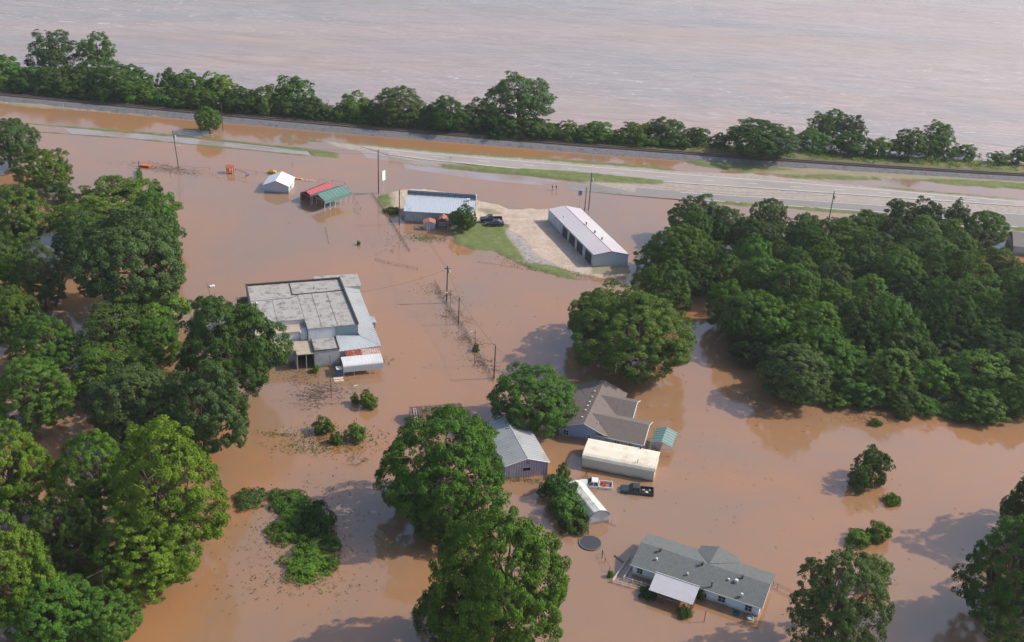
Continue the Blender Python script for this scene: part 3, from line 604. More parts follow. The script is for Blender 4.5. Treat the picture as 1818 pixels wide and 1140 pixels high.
carport('red metal carport with dark red walls, left of the green-roofed one', ZC(932, 377), ZC(1056, 418), 2.1, 8.6, redm, 2.1, 3.0, 3, wall=redw)
carport('large green metal carport on white posts beside the red carport', ZC(1040, 398), ZC(1190, 462), 2.9, 8.6, greenm, 2.9, 3.9, 6, skirt=.9)
carport('small green metal carport right of the brown-roofed house', Z5(1500, 690), Z5(1672, 728), 2.0, 4.6, mat('pale_green_metal', (104, 128, 122), .5, var=.06, dirt=(122, 144, 138), dirt_amt=.3), 2.0, 2.7, 3)

# --- house with brown roof
loc, rz, _ = frame(Z5(830, 565), Z5(1440, 695), 2)
t = thing('house', 'brown-roofed house with blue-grey siding behind the long white shed', 'house', loc, rz)
bluesid = mat('blue_siding', (132, 150, 176), .7, var=.05, stripe=('X', .28, (116, 134, 160)), dirt=(110, 112, 120), dirt_amt=.3)
fas = mat('cream_fascia', (206, 202, 190), .6)
# body: ridge runs in depth at x=2.2, eaves at x=-2.6 and x=6.6 ; two wings run to the right
MB().add([(-2.2, 0, -1.5), (6.2, 0, -1.5), (6.2, 0, 1.9), (2.2, 0, 3.5), (-2.2, 0, 1.9), (-2.2, 14.8, -1.5), (6.2, 14.8, -1.5), (6.2, 14.8, 1.9), (2.2, 14.8, 3.5), (-2.2, 14.8, 1.9)],
         [(0, 1, 2, 3, 4), (9, 8, 7, 6, 5), (1, 6, 7, 2), (5, 0, 4, 9), (2, 7, 8, 3), (4, 3, 8, 9)]).build('wall', bluesid, t)
MB().add([(5, .02, -1.5), (12.5, .02, -1.5), (12.5, .02, 1.9), (12.5, 3.6, 3.3), (12.5, 7.0, 1.9), (12.5, 7.0, -1.5), (5, 7.0, -1.5), (5, .02, 1.9), (5, 3.6, 3.3), (5, 7.0, 1.9)],
         [(0, 1, 2, 7), (1, 5, 4, 3, 2), (5, 6, 9, 4), (6, 0, 7, 8, 9), (7, 2, 3, 8), (8, 3, 4, 9)]).build('wall', bluesid, t)
MB().add([(5, 7.05, -1.5), (9.0, 7.05, -1.5), (9.0, 7.05, 1.9), (9.0, 10.2, 3.3), (9.0, 13.2, 1.9), (9.0, 13.2, -1.5), (5, 13.2, -1.5), (5, 7.05, 1.9), (5, 10.2, 3.3), (5, 13.2, 1.9)],
         [(0, 1, 2, 7), (1, 5, 4, 3, 2), (5, 6, 9, 4), (6, 0, 7, 8, 9), (7, 2, 3, 8), (8, 3, 4, 9)]).build('wall', bluesid, t)
mb = MB()
mb.slab([(-2.7, -.4, 1.85), (-2.7, 15.1, 1.85), (2.2, 15.1, 3.65), (2.2, -.4, 3.65)], .1)
mb.slab([(6.7, 15.1, 1.87), (6.7, -.4, 1.87), (2.203, -.4, 3.65), (2.203, 15.1, 3.65)], .1)
mb.slab([(4.6, -.42, 1.78), (12.9, -.42, 1.78), (12.9, 3.6, 3.48), (2.6, 3.6, 3.48)], .1)
mb.slab([(12.9, 7.4, 1.8), (5.6, 7.4, 1.8), (2.6, 3.603, 3.48), (12.9, 3.603, 3.48)], .1)
mb.slab([(5.6, 6.7, 1.9), (9.4, 6.7, 1.9), (9.4, 10.1, 3.46), (2.6, 10.1, 3.46)], .1)
mb.slab([(9.4, 13.6, 1.82), (5.6, 13.6, 1.82), (2.6, 10.103, 3.46), (9.4, 10.103, 3.46)], .1)
r = mb.build('roof', shingle_b, t)
mb = MB(); mb.tube((12.95, -.4, 1.74), (12.95, 3.6, 3.42), .06, n=4).tube((12.95, 3.6, 3.42), (12.95, 7.4, 1.74), .06, n=4).tube((9.45, 6.7, 1.84), (9.45, 10.1, 3.4), .06, n=4).tube((9.45, 10.1, 3.4), (9.45, 13.6, 1.76), .06, n=4)
mb.tube((4.6, -.47, 1.72), (12.9, -.47, 1.72), .06, n=4).tube((-2.7, -.45, 1.78), (2.2, -.45, 3.58), .06, n=4).tube((2.2, -.45, 3.58), (6.2, -.45, 2.0), .06, n=4); mb.tube((-2.75, -.4, 1.78), (-2.75, 15, 1.78), .05, n=4); mb.build('fascia', fas, r)
for y in (1.6, 4.0, 5.6, 7.0, 8.8, 10.8): MB().box(1.2, 1.5, y, y+.25, 3.2, 3.55).build('roof_vent', white_metal, r, bevel=.03)
MB().tube((4.3, 1.6, 2.6), (4.3, 1.6, 3.3), .06).build('vent_pipe', white_metal, r)
windows(t, [(-.9, .75, .95, 1.0), (3.2, .9, .5, .7), (8.2, .9, .85, .6), (10.6, .85, .85, .6)], off=-.01)
# --- metal barn
loc, rz, w_ = frame(Z5(268, 1000), Z5(625, 965), 0)
t, r, w_ = gable('metal_barn', 'mauve ribbed metal barn with galvanised roof beside the big central tree', 'barn', Z5(268, 1000), Z5(625, 965), 0, 12.6, mat('mauve_metal', (176, 164, 178), .6, var=.05, stripe=('X', .42, (138, 126, 146))), galv, 2.65, 3.75, ribs=22, over=.2, skew=-1.0, trim=white_metal)
MB().box(.65, 1.6, -.06, -.003, -1.3, 1.8).build('door', mat('grey_door', (170, 164, 172), .6), t)
o = MB().box(2.85, 4.35, -.05, -.003, 1.25, 1.95).build('window', mat('white_frame2', (200, 196, 200), .6), t); MB().box(2.95, 4.25, -.07, -.051, 1.32, 1.88).build('pane', dark, o)
for x in (0, w_-.12): MB().box(x, x+.12, -.06, -.003, -1.5, 2.6).build('corner_trim', white_metal, t)
MB().tube((3.7, -.1, 3.0), (3.7, -.35, 2.9), .09).build('flood_lamp', black_trim, t)
# --- rusty shed behind the central tree
ZR = zm(520, 640, 4.784)
loc, rz, w_ = frame(ZR(1020, 590), ZR(1060, 600), 0)
A_ = P(*ZR(1020, 585), 0); rz = math.radians(14)
t = thing('tin_shed', 'old dark shed with rusty red tin roof behind the big central tree', 'shed', A_, rz)
MB().add([(0, 0, -1.5), (9, 0, -1.5), (9, 4.6, -1.5), (0, 4.6, -1.5), (0, 0, .95), (9, 0, .95), (9, 4.6, 1.6), (0, 4.6, 1.6), (0, 3.4, 2.25), (9, 3.4, 2.25)], [(0, 1, 5, 4), (2, 3, 7, 6), (0, 4, 8, 7, 3), (1, 2, 6, 9, 5), (4, 5, 9, 8), (8, 9, 6, 7)]).build('wall', mat('dark_shed_wall', (70, 66, 70), .9, var=.15), t)
mb = MB().slab([(-.2, -.25, .95), (9.2, -.25, .95), (9.2, 3.4, 2.35), (-.2, 3.4, 2.35)], .06, 11).slab([(9.2, 4.8, 1.6), (-.2, 4.8, 1.6), (-.2, 3.402, 2.35), (9.2, 3.402, 2.35)], .06, 11)
mb.build('roof', mat('rusty_red_tin', (92, 66, 60), .85, var=.25, vscale=1.5, dirt=(140, 130, 126), dirt_amt=.6, dirt_scale=.8), t)
mb = MB(); q = lambda s_, d: (.2+s_, -.1+d*3.3, 1.12+d*1.25)
for s_ in (.25, .7): mb.tube(q(s_, 0), q(s_, 1), .035, n=4)
for i in range(6): mb.tube(q(.25, .05+i*.18), q(.7, .05+i*.18), .035, n=4)
mb.build('ladder', post_w); tag(bpy.data.objects['ladder'], 'white ladder lying on the left end of the rusty tin roof', 'ladder'); bpy.data.objects['ladder'].location = tuple(A_); bpy.data.objects['ladder'].rotation_euler[2] = rz

# --- long white shed
loc, rz, w_ = frame(Z5(916, 905), Z5(1512, 1022), 0)
t = thing('long_shed', 'long cream metal shed with rust-streaked ribbed roof in front of the house', 'shed', loc, rz)
cream = mat('cream_metal', (206, 198, 180), .6, var=.05, vscale=.7, dirt=(176, 140, 104), dirt_amt=.45, dirt_scale=.5)
creamw = mat('cream_siding', (190, 186, 170), .7, var=.04, stripe=('Z', .2, (172, 168, 154)))
w_ = 12.1; pr = [(0, 2.0), (.28, 2.4), (.75, 2.6), (2.9, 2.75), (5.0, 2.6), (5.5, 2.4), (5.8, 2.0)]
F_ = [(0, 0, -1.5), (0, 5.8, -1.5)] + [(0, y, z-.06) for y, z in pr[::-1]]; n = len(F_); Bk = [(w_, y, z) for x, y, z in F_]
MB().box(0, w_, 0, .06, .15, 1.98).build('side_panel', creamw, t)
MB().box(0, w_, 5.74, 5.8, .0, 1.98).build('side_panel', creamw, t)
MB().add(F_ + [(.05, y, z) for x, y, z in F_], [tuple(range(n))[::-1], tuple(range(n, 2*n))]).build('end_wall', creamw, t)
MB().add([(w_-.05, y, z) for x, y, z in F_] + Bk, [tuple(range(n))[::-1], tuple(range(n, 2*n))]).build('end_wall', creamw, t)
mb = MB()
for a, b_ in zip(pr[:-1], pr[1:]): mb.slab([(-.15, a[0], a[1]), (w_+.15, a[0], a[1]), (w_+.15, b_[0], b_[1]), (-.15, b_[0], b_[1])], .05, 30, .035, .06)
r = mb.build('roof', cream, t)
for x in (0, 3, 6, 9, 12): MB().box(x-.02, x+.08, .07, .15, -1.5, 1.9).build('post', black_trim, t)
MB().tube((9.1, .9, 2.6), (9.1, .9, 3.3), .05).build('vent_pipe', black_trim, r); MB().tube((8.9, 5.0, 2.5), (8.9, 5.0, 3.0), .12).build('vent_pipe', black_trim, r)

# --- small gambrel shed
ZW = zm(1000, 840, 4.071)
loc, rz, w_ = frame(ZW(184, 375), ZW(340, 350), 0)
t = thing('arched_shed', 'small white shed with curved ribbed roof beside the round black trampoline', 'shed', loc, rz)
w_ = 3.4; g = [(0, 1.45), (.12, 1.75), (.7, 2.35), (1.7, 2.62), (2.7, 2.35), (3.28, 1.75), (3.4, 1.45)]; dpt = 8.2; sk = -1.1
F_ = [(0, 0, -1.5), (w_, 0, -1.5)] + [(x, 0, z-.05) for x, z in g[::-1]]; n = len(F_); Bk = [(x+sk, dpt, z) for x, y, z in F_]
MB().add(F_+Bk, [tuple(range(n)), tuple(range(2*n-1, n-1, -1))] + [(i, n+i, n+(i+1) % n, (i+1) % n) for i in range(n)]).build('wall', mat('shed_white_siding', (196, 198, 194), .6, var=.04, stripe=('Z', .22, (168, 170, 168))), t)
mb = MB()
for a, b_ in zip(g[:-1], g[1:]): mb.slab([(a[0]-.03, -.12, a[1]+.02), (b_[0]-.03, -.12, b_[1]+.02), (b_[0]+sk-.03, dpt+.1, b_[1]+.02), (a[0]+sk-.03, dpt+.1, a[1]+.02)], .05, 3, .03, .05)
r = mb.build('roof', mat('dirty_white_roof', (204, 202, 190), .6, var=.05, dirt=(110, 100, 84), dirt_amt=.6, dirt_scale=.7), t)
mb = MB(); [mb.tube((a[0], -.14, a[1]), (b_[0], -.14, b_[1]), .05, n=4) for a, b_ in zip(g[:-1], g[1:])]; mb.build('trim', black_trim, r)
a_ = P(*ZW(345, 355), .4); mb = MB(); 
for s_ in (0, .45): mb.tube((s_, 0, .9), (s_+.35, -1.3, -.3), .04, n=4)
for i in range(5): f_ = i/5+.08; mb.tube((f_*.35, -1.3*f_, .9-1.2*f_), (.45+f_*.35, -1.3*f_, .9-1.2*f_), .03, n=4)
tag(mb.build('ladder', mat('aluminium', (150, 150, 154), .4, metal=.4), loc=(loc[0]+3.6*math.cos(rz)+.1, loc[1]+3.6*math.sin(rz), 0)), 'aluminium ladder leaning in the water at the arched shed corner', 'ladder')
# --- trampoline
p_ = P(1048, 965); t = thing('trampoline', 'round black trampoline with pale rim, just above the flood', 'trampoline', p_)
mb = MB(); R_ = 1.62; n = 40
for r0, r1, z0, z1, nm, m_ in ((0, R_, .14, .17, 'mat', mat('trampoline_mat', (52, 54, 60), .8)), (R_+.002, R_+.12, .1, .2, 'rim', mat('trampoline_rim', (104, 98, 92), .7))):
    mb = MB(); an = [2*math.pi*i/n for i in range(n)]
    if r0 == 0: mb.prism([(R_*math.cos(a), R_*math.sin(a)) for a in an], z0, z1)
    else:
        for i in range(n):
            a, b_ = an[i], an[(i+1) % n]; q = [(r0*math.cos(a), r0*math.sin(a)), (r1*math.cos(a), r1*math.sin(a)), (r1*math.cos(b_), r1*math.sin(b_)), (r0*math.cos(b_), r0*math.sin(b_))]
            mb.hexa([(*k, z0) for k in q], [(*k, z1) for k in q])
    mb.build(nm, m_, t)
for i in range(6): a = i*math.pi/3+.3; MB().tube((1.7*math.cos(a), 1.7*math.sin(a), -.8), (1.7*math.cos(a), 1.7*math.sin(a), .1), .04, n=6).build('leg', black_trim, t)

# --- mobile home
loc, rz, w_ = frame(Z6(495, 655), Z6(1435, 970), 2)
t = thing('mobile_home', 'white mobile home with grey shingle roof and tin-roofed porch', 'mobile home', loc, rz)
wh = mat('home_white_siding', (206, 210, 216), .6, var=.03, stripe=('Z', .2, (190, 195, 204)))
MB().add([(.2, .15, -1.2), (19.1, .15, -1.2), (19.1, 7.7, -1.2), (.2, 7.7, -1.2), (.2, .15, 1.9), (19.1, .15, 1.9), (19.1, 7.7, 1.9), (.2, 7.7, 1.9), (.2, 4.1, 2.9), (19.1, 4.1, 2.9)],
         [(0, 1, 5, 4), (2, 3, 7, 6), (1, 2, 6, 9, 5), (3, 0, 4, 8, 7), (4, 5, 9, 8), (8, 9, 6, 7)]).build('wall', wh, t)
mb = MB().slab([(-.15, -.2, 1.92), (19.5, -.2, 1.92), (19.5, 4.1, 3.05), (-.15, 4.1, 3.05)], .1).slab([(19.5, 8.0, 1.94), (-.15, 8.0, 1.94), (-.15, 4.103, 3.05), (19.5, 4.103, 3.05)], .1)
r = mb.build('roof', shingle, t)
MB().add([(7.7, 7.3, 2.12), (10.4, 4.9, 2.86), (10.6, 8.9, 2.98), (14.2, 8.0, 1.97), (7.9, 9.0, 2.0), (10.4, 4.3, 3.08), (13.6, 9.0, 2.0)],
         [(0, 4, 2), (0, 2, 5), (5, 2, 6, 3), (4, 6, 2)]).build('dormer', shingle, r)
mb = MB().box(-.2, 19.55, -.26, -.2, 1.8, 1.92); mb.hexa([(19.5, -.2, 1.78), (19.56, -.2, 1.78), (19.56, 4.1, 2.91), (19.5, 4.1, 2.91)], [(19.5, -.2, 1.93), (19.56, -.2, 1.93), (19.56, 4.1, 3.06), (19.5, 4.1, 3.06)])
mb.build('fascia', mat('fascia_grey', (176, 178, 180), .6), r)
windows(t, [(1.3, 1.05, .8, .9), (13.7, .95, 1.0, 1.0), (17.6, .95, .95, 1.0)], off=.147)
for (x, y, h) in ((3.1, 3.6, .35), (9.5, 3.6, .35), (15.5, 3.6, .35)):
    MB().tube((x, y, 2.85), (x, y, 2.95+h), .14, n=8).tube((x, y, 2.95+h), (x, y, 3.1+h), .24, n=8).build('roof_vent', mat('dark_vent', (70, 66, 60), .6), r)
MB().tube((11.9, .6, 2.0), (11.9, .6, 3.0), .13, n=8).tube((11.9, .6, 3.0), (11.9, .6, 3.2), .22, n=8).build('flue', mat('flue_metal', (120, 116, 112), .4, metal=.5), r)
for (x, y, s_) in ((3.1, 2.0, .14), (8.1, 1.2, .12), (13.8, 2.6, .14), (14.9, 2.7, .22), (16.3, .6, .16)): MB().box(x-s_, x+s_, y-s_, y+s_, 2.3, 2.3+s_*2.5+y*.1).build('roof_vent', white_metal, r, bevel=.04)
# porch roof
MB().slab([(4.0, -3.9, 1.75), (10.5, -3.9, 1.75), (10.4, -.28, 2.12), (3.8, -.28, 2.12)], .06, 22, .03, .05).build('porch_roof', mat('porch_tin', (162, 160, 164), .5, var=.05, dirt=(140, 134, 130), dirt_amt=.3), t)
MB().box(3.8, 10.4, -.28, -.2, 2.12, 2.24).build('flashing', white_metal, t)
for x in (4.15, 6.3, 8.4, 10.35): MB().box(x-.05, x+.05, -3.8, -3.7, -1.2, 1.7).build('porch_post', mat('red_brown_post', (104, 58, 48), .8), t)
MB().box(4.0, 10.4, -3.75, -.1, -.9, -.25).build('porch_floor', timber, t)
mb = MB(); [mb.box(10.32, 10.38, -3.7, -.3, z, z+.06) for z in (.35, .75)]; [mb.box(10.32, 10.38, y, y+.06, -.3, .8) for y in np.arange(-3.5, -.3, .5)]; mb.build('railing', MATS['red_brown_post'], t)
H0 = loc; HR = Matrix.Rotation(rz, 4, 'Z')
def ath(x, y, z=0): v = HR @ Vector((x, y, 0)); return (H0[0]+v[0], H0[1]+v[1], z)
t = thing('deck_ramp', 'white-railed wooden ramp running around the left end of the mobile home', 'ramp', ath(0, 0), rz)
mb = MB(); path = [(-1.4, 3.6), (-1.7, -2.9), (3.6, -2.5)]; 
for z in (.18, .55): mb.path([(x, y, z) for x, y in path], .04, 4)
path2 = [(-.35, 3.0), (-.5, -1.6), (3.5, -1.5)]
for z in (.18, .55): mb.path([(x, y, z) for x, y in path2], .04, 4)
mb.build('handrail', post_w, t)
for pth in (path, path2):
    for p0 in dense(pth, 1.3): MB().box(p0[0]-.05, p0[0]+.05, p0[1]-.05, p0[1]+.05, -1.2, .62).build('post', post_w, t)
MB().prism([(-1.5, 3.5), (-1.7, -2.8), (3.5, -2.4), (3.5, -1.6), (-.5, -1.7), (-.4, 3.2)], -.45, -.3).build('floor', timber, t)
for nm, (a, b_), lab in (('plank', ((370, 598), (440, 650)), 'grey plank floating off the ramp end of the mobile home'),):
    A = P(*Z6(*a)); B = P(*Z6(*b_)); mb = MB(); mb.tube((0, 0, .08), tuple(B-A+[0, 0, .08]), .14, n=4); tag(mb.build(nm, mat('grey_board', (130, 120, 110), .9), loc=A), lab, 'plank')
for i, (x, lab, cm) in enumerate(((15.9, 'dark tub floating under the right window of the mobile home', (60, 84, 92)), (17.9, 'pale round tub floating at the corner of the mobile home', (150, 160, 160)))):
    p0 = ath(x+.3, -.75); mb = MB(); n = 16
    for k_ in range(n):
        a, b_ = 2*math.pi*k_/n, 2*math.pi*(k_+1)/n; R1, R2 = .5, .42
        mb.add([(R1*math.cos(a), R1*math.sin(a), -.1), (R1*math.cos(b_), R1*math.sin(b_), -.1), (R1*math.cos(b_), R1*math.sin(b_), .22), (R1*math.cos(a), R1*math.sin(a), .22), (R2*math.cos(a), R2*math.sin(a), .22), (R2*math.cos(b_), R2*math.sin(b_), .22), (R2*math.cos(b_), R2*math.sin(b_), .05), (R2*math.cos(a), R2*math.sin(a), .05)], [(0, 1, 2, 3), (3, 2, 5, 4), (4, 5, 6, 7)])
    mb.prism([(.42*math.cos(2*math.pi*k_/n), .42*math.sin(2*math.pi*k_/n)) for k_ in range(n)], .02, .06)
    tag(mb.build('tub', mat('tub_%d' % cm[0], cm, .5), loc=p0), lab, 'tub')
# far right roof and the timber frames
t = thing('house', 'grey-roofed house at the right edge behind the wood', 'house', P(1799, 437, 2.2)*[1, 1, 0], math.radians(-12))
MB().box(.3, 9.7, .3, 9.7, -1.5, 2.1).build('wall', greywall, t)
MB().slab([(0, 0, 2.2), (10, 0, 2.2), (10, 5, 4.2), (0, 5, 4.2)], .12).slab([(10, 10, 2.2), (0, 10, 2.2), (0, 5.003, 4.2), (10, 5.003, 4.2)], .12).build('roof', mat('taupe_roof', (116, 108, 106), .9, var=.1), t)

# ------------------------------------------------------------------ vehicles
def loft(secs, mb):
    n = len(secs[0]); k = len(mb.v); base = []
    mb.add([p for s in secs for p in s], [(i*n+j, i*n+(j+1) % n, (i+1)*n+(j+1) % n, (i+1)*n+j) for i in range(len(secs)-1) for j in range(n)] + [tuple(range(n))[::-1], tuple(range((len(secs)-1)*n, len(secs)*n))])
def section(x, w_, zb, zt, c=.16):
    return [(x, -w_+c*.4, zb), (x, w_-c*.4, zb), (x, w_, zb+c), (x, w_, zt-c), (x, w_-c, zt), (x, -w_+c, zt), (x, -w_, zt-c), (x, -w_, zb+c)]
def paint_m(name, col): return mat(name, col, .28, var=.05, spec=.6, dirt=(140, 112, 90), dirt_amt=.2, dirt_scale=1.5)
def wheels(t, xs, w_, r=.38):
    for x in xs:
        for y in (-w_, w_):
            o = MB().tube((x, y-.11, r), (x, y+.11, r), r, n=20).build('wheel', mat('tyre', (30, 30, 32), .9), t)
            MB().tube((x, y-.13 if y < 0 else y+.13, r), (x, y-.115 if y < 0 else y+.115, r), r*.6, n=14).build('rim', mat('wheel_rim', (140, 140, 144), .35, metal=.6), o)
def pickup(label, centre, heading, z, pm, cabm=None, load=()):
    """hood towards -x"""
    t = thing('pickup_truck', label, 'pickup truck', (centre[0], centre[1], z), heading)
    mb = MB(); loft([section(-2.75, .72, .45, .92), section(-2.68, .86, .38, 1.02), section(-2.3, .93, .32, 1.1), section(-1.35, .95, .3, 1.16), section(-1.1, .95, .3, 1.18), section(.42, .95, .3, 1.16)], mb)
    mb.build('body', pm, t, smooth=False, bevel=.03)
    mb = MB(); lo = [(-1.3, -.84, 1.15), (.44, -.84, 1.15), (.44, .84, 1.15), (-1.3, .84, 1.15)]; hi = [(-.72, -.68, 1.72), (.34, -.68, 1.74), (.34, .68, 1.74), (-.72, .68, 1.72)]
    mb.hexa(lo, hi); mb.build('windows', glass, t)
    mb = MB().hexa([(-.78, -.7, 1.68), (.38, -.7, 1.69), (.38, .7, 1.69), (-.78, .7, 1.68)], [(-.68, -.64, 1.79), (.32, -.64, 1.8), (.32, .64, 1.8), (-.68, .64, 1.79)])
    for y in (-1, 1):
        mb.tube((-1.3, y*.85, 1.15), (-.74, y*.69, 1.7), .045, n=4).tube((.42, y*.85, 1.15), (.36, y*.69, 1.7), .05, n=4).tube((-.4, y*.85, 1.15), (-.35, y*.7, 1.7), .04, n=4)
    mb.build('cab', cabm or pm, t)
    mb = MB().box(.5, 2.75, -.95, -.85, .35, 1.12).box(.5, 2.75, .85, .95, .35, 1.12).box(.5, .6, -.85, .85, .35, 1.12).box(2.66, 2.75, -.85, .85, .35, 1.1).box(.6, 2.66, -.85, .85, .35, .62)
    bd = mb.build('bed', pm, t, bevel=.02)
    MB().box(.62, 2.64, -.83, .83, .622, .64).build('bed_liner', mat('bed_liner', (44, 42, 42), .8), bd)
    MB().box(-2.86, -2.7, -.8, .8, .42, .6).build('bumper', mat('chrome', (170, 170, 172), .25, metal=.8), t, bevel=.03)
    for y in (-.66, .66):
        MB().box(-2.74, -2.66, y-.14, y+.14, .74, .88).build('headlight', mat('lamp_glass', (210, 210, 205), .15), t)
    wheels(t, (-1.85, 1.7), .86)
    for y in (-1.0, 1.0): MB().box(-1.0, -.88, y-.1, y+.1, 1.2, 1.36).build('mirror', black_trim, t)
    return t
dk = paint_m('dark_green_paint', (34, 52, 54)); wp = paint_m('white_paint', (200, 200, 200)); bkp = paint_m('black_paint', (26, 28, 32))
def heading(a, b, z=0):
    A = P(*a, z); B = P(*b, z); return math.atan2(B[1]-A[1], B[0]-A[0]), (A+B)/2
h_, c_ = heading((1102, 868), (1159, 874), .2)
tg = pickup('dark green pickup truck with cluttered bed, flooded to the hood', c_, h_, -.55, dk)
h_, c_ = heading((1032, 857), (1083, 862), .2)
tw = pickup('white pickup truck with red cans in its bed beside the arched shed', c_, h_, -.7, wp)
def near(c, h, dx, dy): return (c[0]+dx*math.cos(h)-dy*math.sin(h), c[1]+dx*math.sin(h)+dy*math.cos(h))
redcan = mat('red_plastic', (190, 44, 40), .5)
for i, (dx, dy, lab) in enumerate(((1.05, .35, 'red fuel can behind the cab of the white pickup'), (1.5, -.2, 'red fuel can in the middle of the white pickup bed'))):
    x, y = near(c_, h_, dx, dy); mb = MB().box(-.16, .16, -.2, .2, 0, .36); mb.tube((0, -.05, .36), (0, -.18, .5), .04)
    tag(mb.build('fuel_can', redcan, bevel=.03, loc=(x, y, .14), rz=i*.6), lab, 'fuel can', 'red fuel cans in the white pickup')
h2, c2 = heading((1102, 868), (1159, 874), .2)
for i, (dx, dy, col, lab) in enumerate(((1.1, .2, (150, 130, 110), 'brown carton behind the cab of the dark green pickup'), (1.6, -.3, (180, 180, 176), 'pale crate midway along the dark green pickup bed'), (2.1, .3, (120, 112, 104), 'grey bundle by the tailgate of the dark green pickup'))):
    x, y = near(c2, h2, dx, dy); MB().box(-.22, .22, -.17, .17, 0, .3).build('crate', mat('load_%d' % i, col, .8), bevel=.03, loc=(x, y, .09), rz=i*.7); tag(bpy.data.objects['crate' + ('' if i == 0 else '.%03d' % i)], lab, 'crate')
h_, c_ = heading(Z7(1182, 560), Z7(1385, 560), .5)
pickup('black pickup truck parked behind the dark sedan on the lawn edge', c_, h_, .3, bkp)
def sedan(label, centre, heading_, z, pm):
    t = thing('sedan_car', label, 'car', (centre[0], centre[1], z), heading_)
    mb = MB(); loft([section(-2.35, .62, .35, .68), section(-2.2, .82, .26, .8), section(-1.2, .9, .22, .93), section(-.2, .91, .22, .98), section(1.2, .9, .22, 1.0), section(2.1, .84, .26, .95), section(2.32, .68, .36, .8)], mb)
    mb.build('body', pm, t, bevel=.03)
    MB().hexa([(-1.25, -.8, .9), (1.75, -.8, .94), (1.75, .8, .94), (-1.25, .8, .9)], [(-.4, -.58, 1.38), (.85, -.58, 1.38), (.85, .58, 1.38), (-.4, .58, 1.38)]).build('windows', glass, t)
    mb = MB().hexa([(-.46, -.62, 1.36), (.92, -.62, 1.36), (.92, .62, 1.36), (-.46, .62, 1.36)], [(-.36, -.54, 1.43), (.8, -.54, 1.43), (.8, .54, 1.43), (-.36, .54, 1.43)])
    for y in (-1, 1): mb.tube((-1.25, y*.81, .92), (-.42, y*.6, 1.38), .035, n=4).tube((1.75, y*.81, .95), (.88, y*.6, 1.38), .035, n=4).tube((.2, y*.82, .95), (.2, y*.6, 1.38), .03, n=4)
    mb.build('roof', pm, t)
    for y in (-.6, .6): MB().box(-2.36, -2.24, y-.15, y+.15, .56, .7).build('headlight', MATS['lamp_glass'], t)
    wheels(t, (-1.45, 1.4), .8, .33)
h_, c_ = heading(Z7(1235, 600), Z7(1410, 602), .5)
sedan('dark sedan parked on the lawn edge in front of the black pickup', c_, h_, .32, paint_m('navy_paint', (30, 34, 46)))
# --- partly drowned tractor
ZT = zm(220, 230, 6.06)
p_ = P(*ZT(325, 660)); t = thing('tractor', 'small black tractor half under water near the vine-covered fence', 'tractor', p_)
bm_ = mat('machine_black', (34, 32, 32), .7, var=.2)
MB().box(-.6, 1.5, -.5, .5, -.6, .75).build('hood', bm_, t, bevel=.06)
mb = MB(); [mb.box(x, x+.07, y, y+.07, .6, 2.1) for x in (0.1, 1.4) for y in (-.6, .55)]; mb.box(0, 1.6, -.7, .7, 2.1, 2.22); mb.build('canopy', bm_, t)
for x, r_ in ((1.35, .75), (-.9, .5)):
    for y in (-.75, .75): MB().tube((x, y-.16, r_-.45), (x, y+.16, r_-.45), r_, n=18).build('wheel', MATS['tyre'], t)
MB().tube((.6, 0, 2.2), (.6, 0, 2.6), .35, .3, n=10).build('air_cleaner', bm_, t)
MB().tube((-1.0, .2, .7), (-1.0, .2, 1.5), .06).tube((-1.25, .2, .9), (-.8, .2, .9), .15).build('loader_mast', bm_, t)

# ------------------------------------------------------------------ trees
def leaf_mesh(name, C, Nrm, S, T, rng, asp=.62):
    """one rhombic leaf clump per point: centres C, normals Nrm, sizes S, tints T"""
    n = len(C); r = rng.normal(size=(n, 3)); t1 = np.cross(Nrm, r); t1 /= np.linalg.norm(t1, axis=1)[:, None] + 1e-9; t2 = np.cross(Nrm, t1)
    S = S[:, None]; bend = Nrm * S * .12
    V = np.stack([C - t1*S*.5 - bend, C + t2*S*asp*.5, C + t1*S*.5 - bend, C - t2*S*asp*.5], 1).reshape(-1, 3)
    me = bpy.data.meshes.new(name); me.vertices.add(4*n); me.vertices.foreach_set('co', V.ravel().astype(np.float32))
    me.loops.add(4*n); me.loops.foreach_set('vertex_index', np.arange(4*n, dtype=np.int32)); me.polygons.add(n); me.polygons.foreach_set('loop_start', np.arange(0, 4*n, 4, dtype=np.int32)); me.update(calc_edges=True)
    at = me.attributes.new('tint', 'FLOAT', 'POINT'); at.data.foreach_set('value', np.repeat(T, 4).astype(np.float32))
    return me
def unit(v): return v / (np.linalg.norm(v, axis=-1, keepdims=True) + 1e-9)
